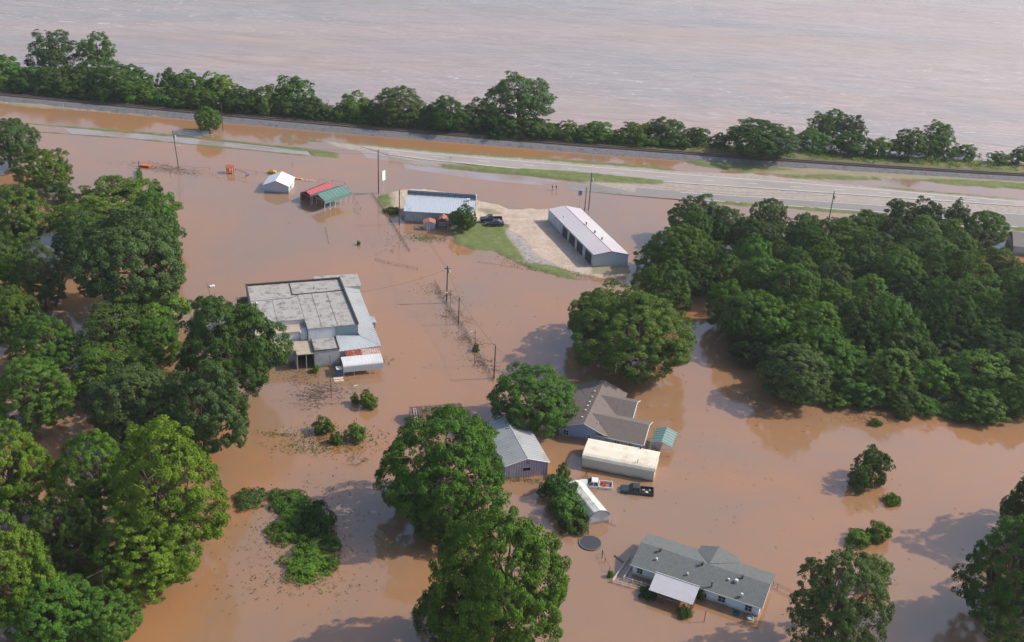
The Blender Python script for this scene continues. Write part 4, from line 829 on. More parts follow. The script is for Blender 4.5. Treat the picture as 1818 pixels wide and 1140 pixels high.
def crown_proto(name, seed, W=14., H=14., lobes=12, cr=.95, leaf=.36, cover=2.4, airy=.0, top=1.0, spread=.55, taper=.22):
    """crown with its centre at the origin: lobes -> leaf clumps -> leaves. returns mesh and lobe centres"""
    rng = np.random.RandomState(seed); rx, rz_ = W/2, H/2
    Lc, Lr = [np.zeros(3), np.array([.08, -.05, .38]), np.array([-.3, -.2, .1]), np.array([.25, .3, -.1])], [.5, .42, .36, .36]
    for i in range(lobes):
        z = 1 - 2*(i+.5)/lobes; z = max(-.75, z*.95); a = i*2.39996 + rng.rand()*.7; q = math.sqrt(max(0, 1-z*z))
        k = spread * (.85 + .42*rng.rand()) * (1 if z < .2 else top)
        Lc.append(np.array([q*math.cos(a)*k, q*math.sin(a)*k, z*k])); Lr.append(.23 + .2*rng.rand())
    for i in range(int(lobes*.9)):
        d = unit(rng.normal(size=3) + [0, 0, .35]); d[2] = max(d[2], -.5); k = .74 + .2*rng.rand(); Lc.append(d*k); Lr.append(.11 + .09*rng.rand())
    Lc = np.array(Lc); Lr = np.array(Lr); Lc[:, :2] *= (1 - taper*Lc[:, 2:]); Sc = np.array([rx, rx, rz_])
    per = 5.0 / (cr/rx)**2 * .34
    CC = []; 
    for c, r in zip(Lc, Lr):
        n = int(per * r*r * 2.2) + 3; d = unit(rng.normal(size=(n, 3))); p = c + d * r * (.86 + .22*rng.rand(n, 1))
        dd = np.linalg.norm(p[:, None] - Lc[None], axis=2) / Lr[None]; ok = (dd.min(1) > .78) & (p[:, 2] > -.85) & (rng.rand(n) > airy)
        CC.append(p[ok])
    CC = np.concatenate(CC) * Sc; nc = len(CC)
    R = cr * (.45 + .85*rng.rand(nc)); nl = np.maximum(8, (cover * 2.6 * R**2 / (leaf*leaf*.35)).astype(int))
    ci = np.repeat(np.arange(nc), nl); n = len(ci); d = rng.normal(size=(n, 3)); d[:, 2] = d[:, 2]*.9 + .3; d = unit(d); out = unit(CC/Sc)[ci]; d = unit(d + out*.55)
    rr = (.55 + .5*rng.rand(n)**.7) * R[ci]; C = CC[ci] + d * rr[:, None] * np.array([1, 1, .72])
    Nm = unit(d*.75 + out*.45 + rng.normal(size=(n, 3))*.42 + [0, 0, .15]); tc = rng.rand(nc)
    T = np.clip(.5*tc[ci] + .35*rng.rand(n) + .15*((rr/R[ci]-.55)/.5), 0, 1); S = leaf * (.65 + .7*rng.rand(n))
    return leaf_mesh(name, C, Nm, S, T, rng), Lc * Sc
def trunk_proto(name, seed, W, H, Lc, lift, r=.45):
    """trunk from below the water to the crown centre (crown centre = origin), limbs to the lobes"""
    rng = np.random.RandomState(seed); zb = -H/2 - lift - 1.5; mb = MB(); z0 = -H*.28
    pts = [(0, 0, zb), (rng.randn()*.15, rng.randn()*.15, zb*.7+z0*.3), (rng.randn()*.3, rng.randn()*.3, z0)]; mb.path(pts, [r*1.25, r, r*.8], 8)
    mb.tube(pts[2], (pts[2][0]*2, pts[2][1]*2, H*.25), r*.75, r*.2, 6)
    for c in Lc[1:]:
        if np.linalg.norm(c/np.array([W, W, H])) > .36: continue
        s = np.array(pts[2]) + [0, 0, (c[2]/H+.5)*H*.25]; m1 = s + (c - s)*.5 + rng.randn(3)*.04*W; m1[2] -= .03*H
        mb.path([s, m1, c], [r*.45, r*.28, r*.1], 5)
        for k in range(2): e = c + rng.randn(3)*.12*W; mb.tube(m1 + (c-m1)*.5, e, r*.14, r*.05, 4)
    me = bpy.data.meshes.new(name); me.from_pydata(mb.v, [], mb.f); me.materials.append(BARK); return me
PROTO = {}
def proto(key, n, **kw):
    PROTO[key] = []
    W, H = kw['W'], kw['H']; lift = kw.pop('lift', 2.0); r = kw.pop('r', .42)
    for i in range(n):
        sd_ = hash_ = sum(ord(ch) for ch in key)*7 + i*13
        me, Lc = crown_proto('crown_' + key, sd_, **kw); me.materials.append(LEAF['mid'])
        PROTO[key].append((me, trunk_proto('trunk_' + key, sd_+1, W, H, Lc, lift, r), W, H, lift))
proto('pecan', 3, W=16, H=14, lobes=26, cr=.62, leaf=.235, cover=1.9, airy=.07, spread=.66, lift=.4)
proto('tower', 4, W=13, H=17, lobes=30, cr=.6, leaf=.235, cover=1.9, airy=.03, spread=.66, lift=.4, taper=.48)
proto('round', 3, W=14, H=12, lobes=22, cr=.6, leaf=.23, cover=1.9, airy=.01, spread=.62, lift=.8)
proto('fine', 3, W=13, H=13, lobes=26, cr=.6, leaf=.25, cover=1.8, airy=.02, spread=.64, lift=.6)
proto('wood', 5, W=10, H=9, lobes=11, cr=.65, leaf=.28, cover=1.9, airy=.02, spread=.68, lift=.2, r=.25)
proto('bank', 5, W=8, H=8, lobes=10, cr=.62, leaf=.3, cover=1.8, airy=.02, spread=.7, lift=-.8, r=.22)
proto('tall', 3, W=9, H=10, lobes=14, cr=.6, leaf=.28, cover=1.5, airy=.12, spread=.72, lift=1.0, r=.3)
proto('shrub', 4, W=3.2, H=2.4, lobes=8, cr=.42, leaf=.2, cover=1.3, airy=.05, spread=.6, lift=-.5, r=.06)
proto('low', 3, W=5, H=1.6, lobes=11, cr=.42, leaf=.19, cover=1.1, airy=.12, spread=.7, lift=-.4, r=.05)
_k = {}
def tree(key, leafm, cx, cy, w_, h_, label, name='broadleaf_tree', cat='tree', group=None, lift=None, zs=None, gz=0.0, hk=None):
    """stands where its crown, w_ x h_ photo pixels round (cx, cy), is seen"""
    L_ = PROTO[key]; i = _k.get(key, 0); _k[key] = i+1; cme, tme, W0, H0, l0 = L_[i % len(L_)]
    lf = l0/H0; zc = 5.0; p = P(cx, cy, zc)
    for it in range(4):
        s = scale_at(p); dep = math.atan2(CAM_H - p[2], math.hypot(p[0], p[1])); Wm = w_/s; hm = h_/s
        Hm = math.sqrt(max(hm*hm - (Wm*math.sin(dep))**2, (.45*Wm)**2)) / math.cos(dep); Hm = min(Hm, 1.5*Wm)*(hk if hk else 1)
        if key == 'low': Hm = min(Hm, 1.5)
        if zs: Hm = zs
        zc = gz + Hm/2 + lf*Hm; p = P(cx, cy, zc)
    t = thing(name, label, cat, (p[0], p[1], gz), random.Random(i*31+int(cx)).random()*6.28, group)
    t.scale = (Wm/W0*1.0, Wm/W0*1.0, Hm/H0*1.0)
    c = bpy.data.objects.new('crown' if cat == 'tree' else 'foliage', cme); COL.objects.link(c); c.parent = t; c.location = (0, 0, H0/2 + l0)
    c.material_slots[0].link = 'OBJECT'; c.material_slots[0].material = LEAF[leafm]
    b = bpy.data.objects.new('trunk' if cat == 'tree' else 'stem', tme); COL.objects.link(b); b.parent = t; b.location = (0, 0, H0/2 + l0)
    return t
def shrub(key, leafm, cx, cy, w_, h_, label, group=None, gz=0.0, name='shrub', cat='shrub'): return tree(key, leafm, cx, cy, w_, h_, label, name, cat, group, gz=gz)
G1 = 'big trees standing in the flood'
for a in (
 # left-hand mass, far to near
 ('round', 'grey', 10, 252, 96, 86, 'dark grey-green tree at the left edge nearest the drowned highway'),
 ('pecan', 'fresh', 77, 304, 92, 80, 'bright green broad tree just right of the left edge below the highway'),
 ('bank', 'grey', 114, 347, 36, 36, 'small grey-green tree at the foot of the bright broad tree on the left'),
 ('round', 'mid', 22, 388, 120, 118, 'spreading mid-green tree at the left edge left of the dark water gap'),
 ('tower', 'dark', 142, 425, 92, 110, 'dark green tree on the left shadowing the gap of dark water'),
 ('round', 'fresh', 205, 372, 200, 92, 'bright green tree behind the large fine-leaved tree on the left'),
 ('fine', 'mid', 270, 395, 92, 110, 'green tree at the right rim of the left-hand trees, below the tractor'),
 ('fine', 'grey', 236, 470, 196, 190, 'large fine-leaved blue-green tree, tallest of the left-hand trees'),
 ('fine', 'mid', 14, 470, 90, 110, 'mid-green tree cut by the left edge halfway down'),
 ('tower', 'grey', 74, 492, 84, 110, 'blue-green tree left of the large fine-leaved tree, beside dark water'),
 ('round', 'mid', 8, 560, 96, 110, 'green tree at the left edge below the halfway gap'),
 ('wood', 'fresh', 272, 548, 120, 86, 'yellowish green tree between the large fine-leaved tree and the dark round tree'),
 ('round', 'mid', 82, 612, 120, 104, 'round dull green tree left of the olive thicket'),
 ('tall', 'olive', 208, 585, 140, 110, 'olive thin-crowned tree with bare twigs left of the dark round tree'),
 ('wood', 'mid', 195, 660, 140, 110, 'low mid-green tree below the olive thin-crowned tree'),
 ('fine', 'fresh', 275, 610, 90, 90, 'narrow light green tree squeezed against the dark round tree'),
 ('round', 'dark', 408, 612, 186, 190, 'dark round tree overlapping the left side of the flat-roofed building'),
 ('tower', 'mid', 60, 695, 128, 130, 'fine-leaved green tree near the left edge, left of the twin blue-green trees'),
 ('fine', 'grey', 240, 720, 170, 160, 'left one of the twin blue-green trees in front of the dark round tree'),
 ('fine', 'grey', 362, 728, 150, 182, 'right one of the twin blue-green trees in front of the dark round tree'),
 ('tower', 'bright', 22, 845, 130, 190, 'bright yellow-green tree at the lower left edge'),
 ('tower', 'bright', 172, 850, 130, 170, 'yellow-green tree behind the huge bright tree at lower left'),
 ('tower', 'bright', 292, 880, 196, 270, 'huge bright yellow-green tree at lower left overhanging brown water'),
 ('tower', 'bright', 250, 975, 170, 170, 'yellow-green tree in front of the huge bright tree at lower left'),
 ('tower', 'mid', 112, 950, 120, 180, 'dull green tree between the two bright trees at lower left'),
 ('fine', 'fresh', 22, 1030, 150, 200, 'green tree in the lower left corner'),
 ('fine', 'mid', 100, 1085, 150, 140, 'dark mid-green tree at the bottom edge beside the lower left corner'),
 ('fine', 'mid', 188, 1096, 110, 110, 'rightmost dark bushy tree on the bottom edge at lower left'),
 # centre
 ('round', 'mid', 1062, 560, 110, 90, 'upper left crown beside the broad tree above the brown-roofed house'),
 ('pecan', 'mid', 1124, 590, 214, 160, 'broad spreading tree in open water above the brown-roofed house'),
 ('fine', 'mid', 945, 708, 155, 118, 'round tree growing between the metal barn and the brown-roofed house'),
 ('pecan', 'fresh', 788, 826, 216, 214, 'big central tree hiding most of the rusty tin shed'),
 ('pecan', 'mid', 800, 915, 130, 100, 'smaller crown between the big central tree and the huge bottom tree'),
 ('pecan', 'fresh', 886, 1035, 236, 290, 'huge green tree at the bottom edge in the middle of the photo'),
 ('wood', 'mid', 808, 1085, 130, 120, 'dark lower tree at the left foot of the huge bottom tree'),
 # right front
 ('tower', 'grey', 1490, 1070, 150, 215, 'grey-green tree at the bottom edge right of the mobile home'),
 ('tall', 'mid', 1555, 1012, 56, 52, 'small light green tree behind the grey-green tree by the mobile home'),
 ('tower', 'mid', 1798, 1025, 164, 270, 'dark tall tree in the lower right corner'),
 ('round', 'mid', 1826, 905, 84, 120, 'tree cut by the right edge above the lower right corner tree'),
 ('tower', 'mid', 1905, 860, 150, 230, 'tall tree mostly outside the right edge, behind the cut-off tree'),
 ('tower', 'mid', 1915, 985, 170, 250, 'tall tree outside the right edge beside the lower right corner tree'),
 ('bank', 'dark', 1552, 826, 60, 70, 'taller dark tree of the pair standing alone in open water on the right'),
 ('bank', 'mid', 1526, 848, 42, 54, 'shorter light tree of the pair standing alone in open water on the right'),
 ('fine', 'mid', 371, 212, 46, 44, 'small round tree alone in the water in front of the ballast bank'),
 ('round', 'mid', 823, 386, 44, 46, 'small round tree against the front of the workshop'),
 ): tree(*a, group=G1)
# the wood on the right, row by row
rw = random.Random(11)
def wood_left(y):   # left limit of the wood at picture height y
    pts = [(385, 1215), (430, 1150), (500, 1165), (560, 1270), (620, 1340), (690, 1400), (705, 1480), (725, 1640), (740, 1800)]
    for (y0, x0), (y1, x1) in zip(pts[:-1], pts[1:]):
        if y0 <= y <= y1: return x0 + (x1-x0)*(y-y0)/(y1-y0)
    return pts[0][1] if y < 385 else 1800
for a in (
 ('fine', 'grey', 1238, 388, 96, 84, 'blue-green tree at the far left tip of the right-hand wood'),
 ('fine', 'grey', 1285, 402, 78, 70, 'grey-green tree second along the far edge of the right-hand wood'),
 ('bank', 'mid', 1330, 402, 50, 44, 'small tree in the first dip of the far edge of the right-hand wood'),
 ('fine', 'grey', 1368, 384, 66, 60, 'pale blue-green tree standing up before the highway left of the leaning pole'),
 ('wood', 'mid', 1432, 403, 60, 50, 'green tree directly left of the leaning pole at the wood edge'),
 ('wood', 'mid', 1500, 410, 62, 44, 'low green tree right of the leaning pole at the wood edge'),
 ('wood', 'mid', 1546, 396, 66, 50, 'green tree midway along the far edge of the right-hand wood'),
 ('wood', 'dark', 1600, 382, 66, 58, 'dark tree left of the tallest dark one on the far edge of the wood'),
 ('wood', 'dark', 1645, 386, 62, 62, 'tallest dark tree on the far edge of the right-hand wood'),
 ('tall', 'grey', 1700, 382, 42, 56, 'thin see-through tree rising before the highway at far right'),
 ('round', 'fresh', 1756, 404, 72, 60, 'round bright green tree at the far right end of the wood edge'),
 ('round', 'fresh', 1213, 442, 104, 90, 'bright green tree at the left front corner of the wood beside the storage building'),
 ('bank', 'mid', 1160, 455, 56, 60, 'small dark tree closest to the storage building'),
 ('round', 'mid', 1180, 510, 100, 100, 'dark tree at the left edge of the wood above the broad spreading tree'),
 ('round', 'mid', 1335, 562, 100, 104, 'olive tree overhanging the reflecting water at the left front of the wood'),
 ('fine', 'dark', 1330, 640-20, 66, 52, 'dark low tree over the reflecting water at the front of the wood'),
 ('round', 'fresh', 1420, 620, 74, 80, 'light green tree just right of the reflecting water'),
 ('wood', 'mid', 1440, 676, 96, 64, 'low front tree where the wood meets the open water on the left'),
 ('wood', 'mid', 1525, 690, 90, 60, 'low front tree second from the left along the wood front'),
 ('wood', 'dark', 1600, 700, 80, 50, 'dark low tree third along the wood front'),
 ('wood', 'mid', 1745, 715, 90, 60, 'low front tree at the right end of the wood front'),
 ('wood', 'mid', 1806, 700, 70, 70, 'tree at the wood front cut by the right edge'),
 ): tree(*a, group='trees of the wood on the right')
y = 420.0; row = 0
while y < 690:
    sp = 40 + (y-420)*.085; x = wood_left(y) + (55 if y < 600 else 35) + rw.random()*20
    while x < 1860:
        if not (y < 445 and x > 1770) and not (1790 < x and y < 480):
            k = rw.random(); lm = 'dark' if k < .25 else 'mid' if k < .66 else 'grey' if k < .78 else 'fresh'; ky = rw.choice(['wood', 'wood', 'round', 'fine', 'tower'])
            zone = 'far' if y < 510 else 'middle' if y < 600 else 'near'; side = 'left' if x < 1480 else 'centre' if x < 1660 else 'right'
            shade = {'dark': 'dark green', 'mid': 'mid-green', 'grey': 'blue-green', 'fresh': 'light green'}[lm]
            s = (sp*1.62)*(.7+.6*rw.random())
            tree(ky, lm, x + rw.uniform(-8, 8), y + rw.uniform(-9, 9), s, s*.9, '%s tree packed in the %s %s part of the right-hand wood' % (shade, zone, side), group='%s trees in the %s %s of the wood' % (shade, zone, side), hk=rw.uniform(.85, 1.5) if y < 600 else rw.uniform(.6, 1.0))
        x += sp*1.32*(.85+.3*rw.random())
    y += sp*.62; row += 1
# trees along the river bank, left to right
B_ = 'trees along the river bank'
for a in (
 ('bank', 'mid', 8, 128, 64, 56, 'green tree cut by the left edge on the river bank'),
 ('bank', 'dark', 52, 142, 56, 50, 'low dark tree left of the two tall river-bank trees'),
 ('tall', 'grey', 97, 92, 78, 78, 'tallest airy tree at the left of the river bank'),
 ('bank', 'dark', 95, 142, 76, 56, 'dark tree at the foot of the tallest airy bank tree'),
 ('tall', 'mid', 172, 92, 58, 66, 'second airy tree, crooked, right of the tallest on the river bank'),
 ('bank', 'dark', 150, 138, 70, 60, 'dark tree at the foot of the crooked airy bank tree'),
 ('fine', 'mid', 212, 142, 92, 66, 'broad round bank tree right of the crooked airy one'),
 ('bank', 'mid', 256, 162, 50, 40, 'small bank tree right of the broad round one'),
 ('bank', 'dark', 298, 150, 40, 50, 'narrow dark bank tree before the first gap of sky-bright river'),
 ('bank', 'mid', 340, 156, 66, 60, 'mid-green bank tree above the lone round tree in the water'),
 ('bank', 'fresh', 385, 158, 58, 60, 'light-tipped bank tree right of the lone round tree'),
 ('bank', 'dark', 425, 180, 60, 50, 'low dark bank tree behind the light pole'),
 ('bank', 'mid', 465, 178, 50, 56, 'bank tree left of the knobbly double one'),
 ('bank', 'mid', 520, 172, 70, 66, 'knobbly green bank tree at the first third of the bank'),
 ('bank', 'dark', 560, 196, 46, 40, 'low bank tree left of the bare dead tree'),
 ('bank', 'mid', 632, 190, 56, 54, 'green bank tree right of the bare dead tree'),
 ('bank', 'dark', 664, 202, 40, 42, 'small dark bank tree left of the pale round one'),
 ('fine', 'grey', 706, 188, 84, 66, 'pale round bank tree with light green top'),
 ('bank', 'fresh', 750, 205, 44, 44, 'light green narrow bank tree right of the pale round one'),
 ('round', 'dark', 793, 202, 66, 58, 'dark round bank tree above the flooded ditch reflections'),
 ('bank', 'grey', 852, 208, 56, 58, 'grey-green bank tree left of the biggest one'),
 ('tall', 'grey', 924, 174, 108, 92, 'biggest bank tree, wide crown rising above the middle of the bank'),
 ('bank', 'dark', 890, 224, 60, 50, 'dark tree at the left foot of the biggest bank tree'),
 ('bank', 'dark', 944, 228, 66, 46, 'dark tree at the right foot of the biggest bank tree'),
 ('bank', 'mid', 1003, 234, 44, 40, 'small tree just right of the biggest bank tree'),
 ('bank', 'mid', 1058, 234, 56, 44, 'round small bank tree second right of the biggest'),
 ('bank', 'dark', 1030, 242, 34, 28, 'tiny dark bank tree between two small round ones'),
 ('bank', 'mid', 1092, 245, 34, 26, 'low bank bush-like tree before the paired trees'),
 ('bank', 'mid', 1130, 238, 62, 46, 'left one of the paired bank trees right of the middle'),
 ('bank', 'grey', 1182, 232, 66, 54, 'right one of the paired bank trees right of the middle'),
 ('bank', 'dark', 1236, 242, 46, 38, 'dark small bank tree right of the pair'),
 ('bank', 'grey', 1278, 252, 36, 28, 'lowest bank tree beside the bare leaning branch'),
 ('fine', 'dark', 1355, 246, 112, 52, 'wide low dark bank tree left of the three-topped group'),
 ('bank', 'mid', 1446, 250, 60, 44, 'front tree of the three-topped group on the bank'),
 ('tall', 'mid', 1458, 224, 44, 50, 'left top of the three-topped group on the bank'),
 ('tall', 'mid', 1484, 218, 42, 48, 'middle and highest top of the three-topped group'),
 ('tall', 'grey', 1516, 228, 40, 50, 'right top of the three-topped group on the bank'),
 ('bank', 'dark', 1508, 256, 60, 48, 'dark tree below the right top of the three-topped group'),
 ('bank', 'mid', 1560, 262, 50, 40, 'low tree right of the three-topped group'),
 ('bank', 'dark', 1618, 258, 62, 58, 'dark bank tree left of the slender two-tone one'),
 ('tall', 'mid', 1666, 236, 46, 44, 'slender high tree near the right end of the bank'),
 ('bank', 'mid', 1668, 264, 52, 42, 'full lower tree under the slender high one'),
 ('bank', 'grey', 1714, 270, 42, 30, 'small grey-green bank tree where the row thins out'),
 ('bank', 'mid', 1776, 282, 36, 24, 'low bank tree close to the right end'),
 ('bank', 'dark', 1812, 277, 34, 34, 'dark bank tree cut by the right edge'),
 ): a = list(a); a[4] *= 1.12; a[5] *= .98; tree(*a, group=B_, gz=.4)
rf_ = random.Random(21); x = 4.0
while x < 1250:
    yb = np.polyval(_fit, x); h_ = rf_.uniform(30, 44) * (1 if x < 960 else .7)
    lm = rf_.choice(['dark', 'dark', 'mid', 'mid', 'grey'])
    tree('bank', lm, x, yb - 4 - h_*.45, h_*1.35, h_, 'low bushy tree closing the hedge between taller river-bank trees', group='low bushy trees closing the bank hedge', gz=.3); x += rf_.uniform(24, 40)
for i, (x, y, w_, h_) in enumerate(((1385, 688, 44, 30), (1430, 700, 50, 34), (1482, 708, 54, 34), (1535, 710, 50, 32), (1585, 712, 46, 30), (1640, 718, 56, 36), (1720, 735, 56, 34), (1768, 734, 50, 34), (1808, 724, 44, 36))):
    tree('bank', 'fresh' if i % 3 else 'mid', x, y, w_, h_, 'low leafy bush of the fringe where the right-hand wood meets the water', 'bush', 'tree', 'low bushes along the wood front')
# low growth under the bank trees
rb = np.random.RandomState(3)
def vn_(x): return max(0, .5 + .5*math.sin(x*.11) + .4*math.sin(x*.37+1))*(1 if x < 60 else .45)
pts_ = []
bl = dense(TR[1:-1], 1.2)
for off in (4.6, 6.5, 9):
    ln = offset_poly(bl, off); 
    for q in ln: pts_.append((q[0]+rb.randn()*.7, q[1]+rb.randn()*.8))
pts_ = np.array(pts_); dens = vN = np.array([rb.rand() for _ in pts_]); pts_ = pts_[dens > .25]; hg = np.repeat((np.array([vn_(q[0]) for q in pts_]))*2.4, 34)[:, None]; n = len(pts_)*34
base = np.repeat(pts_, 34, 0); C = np.concatenate([base + rb.randn(n, 2)*.55, (.6 + rb.rand(n, 1)*(.4 + hg))], 1)
Nm = unit(rb.randn(n, 3)*.5 + [0, -.2, 1]); me = leaf_mesh('undergrowth', C, Nm, .3+.25*rb.rand(n), np.repeat(rb.rand(len(pts_)), 34)*.6+rb.rand(n)*.4, rb); me.materials.append(LEAF['mid'])
o = bpy.data.objects.new('undergrowth', me); COL.objects.link(o); o['kind'] = 'stuff'; o['label'] = 'low green brush along the foot of the river-bank trees'; o['category'] = 'undergrowth'

# ------------------------------------------------------------------ shrubs in the flood
S_ = 'shrubs poking out of the flood'
for a in (
 ('shrub', 'fresh', 575, 759, 38, 34, 'round bright shrub above the weed patch left of the middle'),
 ('shrub', 'fresh', 597, 780, 22, 26, 'smallest shrub between the two round ones on the weed patch'),
 ('shrub', 'mid', 633, 771, 38, 36, 'round shrub with white scraps at the right end of the weed patch'),
 ('shrub', 'fresh', 654, 713, 32, 34, 'bright shrub right of its narrow neighbour below the rounded carport'),
 ('shrub', 'fresh', 630, 710, 15, 26, 'narrow bright shrub left of its rounder neighbour below the carport'),
 ('shrub', 'bright', 560, 656, 14, 16, 'small vivid shrub at the wall of the flat-roofed building'),
 ('low', 'grey', 445, 884, 60, 44, 'wispy grey-green shrub right of the huge bright tree'),
 ('low', 'fresh', 512, 890, 70, 40, 'top shrub of the overgrown island left of the bottom tree'),
 ('low', 'fresh', 530, 915, 90, 60, 'pale green middle shrub of the overgrown island'),
 ('shrub', 'dark', 568, 925, 60, 62, 'darkest roundest shrub on the overgrown island'),
 ('low', 'fresh', 505, 945, 66, 50, 'left flank shrub of the overgrown island'),
 ('low', 'mid', 560, 960, 78, 40, 'dark low shrub at the lower right of the overgrown island'),
 ('low', 'fresh', 542, 1002, 96, 52, 'separate reed-like shrub below the overgrown island'),
 ('low', 'mid', 585, 1000, 36, 34, 'dark fringe shrub right of the reed-like one'),
 ('shrub', 'dark', 996, 868, 66, 56, 'conifer-like dark shrub left of the arched shed, upper part'),
 ('shrub', 'mid', 1008, 902, 70, 60, 'shrub leaning over the side of the arched shed'),
 ('shrub', 'dark', 1020, 932, 50, 34, 'low shrub above the trampoline'),
 ('shrub', 'mid', 1001, 840, 24, 34, 'pointed top shoot above the conifer-like shrub'),
 ('shrub', 'fresh', 1526, 954, 46, 26, 'left half of the feathery shrub in open water on the right'),
 ('shrub', 'fresh', 1561, 948, 46, 40, 'taller right half of the feathery shrub in open water'),
 ('low', 'fresh', 1584, 887, 32, 20, 'tiny floating bush right of the lone tree pair'),
 ('low', 'mid', 1690, 727, 66, 42, 'rounded shrub in front of the right-hand wood'),
 ('shrub', 'olive', 1605, 734, 30, 30, 'thin olive sapling in the water before the wood'),
 ('low', 'fresh', 1555, 751, 22, 9, 'flat patch of leaves floating before the wood'),
 ('low', 'dark', 1375, 664, 50, 22, 'dark low shrub at the edge of the reflecting water'),
 ('shrub', 'mid', 1245, 1057, 18, 26, 'green climber at the right end of the porch roof'),
 ('shrub', 'mid', 845, 619, 12, 16, 'small green tuft growing on the drowned chain fence'),
 ('shrub', 'fresh', 1084, 1020, 12, 14, 'small tuft at the ramp corner of the mobile home'),
 ('low', 'dark', 1150, 1055, 32, 16, 'dark bush under the left end of the porch roof'),
 ('low', 'mid', 1215, 1088, 28, 10, 'leafy tangle floating below the porch'),
 ('low', 'mid', 697, 374, 28, 18, 'dark bush beside the left wall of the workshop'),
 ('shrub', 'fresh', 637, 432, 7, 12, 'tiny lone sapling in open water above the flat-roofed building'),
 ('low', 'mid', 1113, 836, 9, 9, 'small sprig against the side of the long cream shed'),
 ): shrub(*a, group=S_)
# green climber along the top of the vine fence
t = thing('vine_fence', 'narrow fence swallowed by bright green climber left of the tractor', 'fence', P(250, 336))
A = P(250, 336); B = P(247, 304); rv = np.random.RandomState(8); n = 1500; f_ = rv.rand(n)
C = np.stack([(B[0]-A[0])*f_ + rv.randn(n)*.28, (B[1]-A[1])*f_, rv.rand(n)*1.0], 1); me = leaf_mesh('vines', C, unit(rv.randn(n, 3)+[0, 0, .6]), .3+.2*rv.rand(n), rv.rand(n), rv); me.materials.append(LEAF['bright'])
o = bpy.data.objects.new('vines', me); COL.objects.link(o); o.parent = t
for f_ in np.linspace(0, 1, 6): MB().box((B[0]-A[0])*f_-.05, (B[0]-A[0])*f_+.05, (B[1]-A[1])*f_-.05, (B[1]-A[1])*f_+.05, -1, .9).build('post', timber, t)
# bare trees and brush
def bare(label, cx, cy, h, spread, n0, seed, name='dead_tree', cat='dead tree', gz=0, tilt=.5, r0=.09):
    rr = random.Random(seed); mb = MB()
    def grow(p, d, l, r, k):
        q = p + d*l; mb.tube(p, q, r, r*.65, 4, False)
        if k:
            for _ in range(3): nd = d + np.array([rr.gauss(0, tilt), rr.gauss(0, tilt), rr.gauss(0, tilt*.6)]); grow(p + d*l*(.5+.5*rr.random()), nd/np.linalg.norm(nd), l*.68, r*.6, k-1)
    for i in range(n0):
        a = i*6.283/n0 + rr.random(); d = np.array([math.cos(a)*spread, math.sin(a)*spread, 1.0]); grow(np.zeros(3), d/np.linalg.norm(d), h*.42, r0, 3)
    o = mb.build(name, mat('dead_wood', (112, 100, 92), .95, var=.2), loc=P(cx, cy, gz)); return tag(o, label, cat)
bare('bare grey dead tree in the gap of the river-bank trees', 588, 210, 7, .45, 3, 4, gz=.5)
bare('bare leaning branch beside the lowest river-bank tree', 1292, 262, 4.5, .8, 1, 9, gz=.5)
bare('tangle of dead grey brush in the water left of the big central tree', 634, 822, 2.6, 2.5, 7, 7, 'dead_brush', 'brush', r0=.05, gz=-.3)
bare('sparse dead brush at the right corner of the rounded carport', 688, 643, 2.0, 2.5, 4, 12, 'dead_brush', 'brush', r0=.04, gz=-.2)
bare('low dead brush drifting before the wood', 1530, 732, 1.6, 3, 4, 13, 'dead_brush', 'brush', r0=.03, gz=-.2)
# floating litter: twigs and weed
def litter(label, centre, rx, ry, n, seed, m, leafy=False, rot=0.0):
    rr = np.random.RandomState(seed); c = P(*centre); s = scale_at(c); X_ = rr.randn(n)*rx/s*.5; Y_ = rr.randn(n)*ry/s*.5/math.sin(math.atan2(CAM_H, np.hypot(c[0], c[1])))
    C = np.stack([X_*math.cos(rot)-Y_*math.sin(rot), X_*math.sin(rot)+Y_*math.cos(rot), .02+.1*rr.rand(n)*(3 if leafy else 1)], 1)
    if leafy:
        me = leaf_mesh('floating_weed', C, unit(rr.randn(n, 3)*.5+[0, 0, 1]), .2+.2*rr.rand(n), rr.rand(n), rr); me.materials.append(m); o = bpy.data.objects.new('floating_weed', me); COL.objects.link(o); o.location = tuple(c)
    else:
        mb = MB()
        for q in np.concatenate([C, C[::-1]*[.8, .9, 1]+[.2, -.1, 0]]): a = rr.rand()*3.14; l = .06+.2*rr.rand()**2; mb.tube(q-[math.cos(a)*l, math.sin(a)*l, 0], q+[math.cos(a)*l, math.sin(a)*l, .03], .035, .02, 4, False)
        o = mb.build('floating_litter', m, loc=c)
    return tag(o, label, 'floating litter', kind='stuff')
dw = mat('dead_wood', (112, 100, 92), .95, var=.2); mudm = mat('mud_litter', (92, 74, 62), .95, var=.2)
litter('tiny specks of drift scattered over the open water', (980, 560), 700, 260, 130, 31, mudm)
litter('drift specks on the open water at lower right', (1400, 860), 420, 160, 60, 32, mudm)
for i, (cx, cy) in enumerate(((786, 522), (806, 562), (832, 604), (858, 646))): litter('dark trash line caught along the drowned chain fence', (cx, cy), 26, 22, 150, 40+i, mudm, rot=.9)
litter('grey twig raft in front of the flat-roofed building', (558, 702), 44, 26, 420, 1, mudm, rot=-.6)
litter('dark twigs below the porch wall of the flat-roofed building', (535, 665), 50, 18, 160, 2, mudm)
litter('scattered twigs around the thin pole by the carport', (600, 690), 60, 18, 130, 3, mudm)
litter('weed around the shrubs left of the middle', (590, 782), 100, 26, 900, 4, LEAF['olive'], True)
litter('weed scraps below the weed patch', (540, 798), 60, 12, 160, 5, LEAF['mid'], True)
litter('weed drifting in a line left of the weed patch', (500, 772), 60, 4, 130, 6, LEAF['olive'], True)
litter('weed scraps below the overgrown island', (545, 1035), 110, 22, 170, 7, LEAF['mid'], True)
litter('weed fringe around the overgrown island', (530, 960), 130, 110, 700, 8, LEAF['mid'], True)
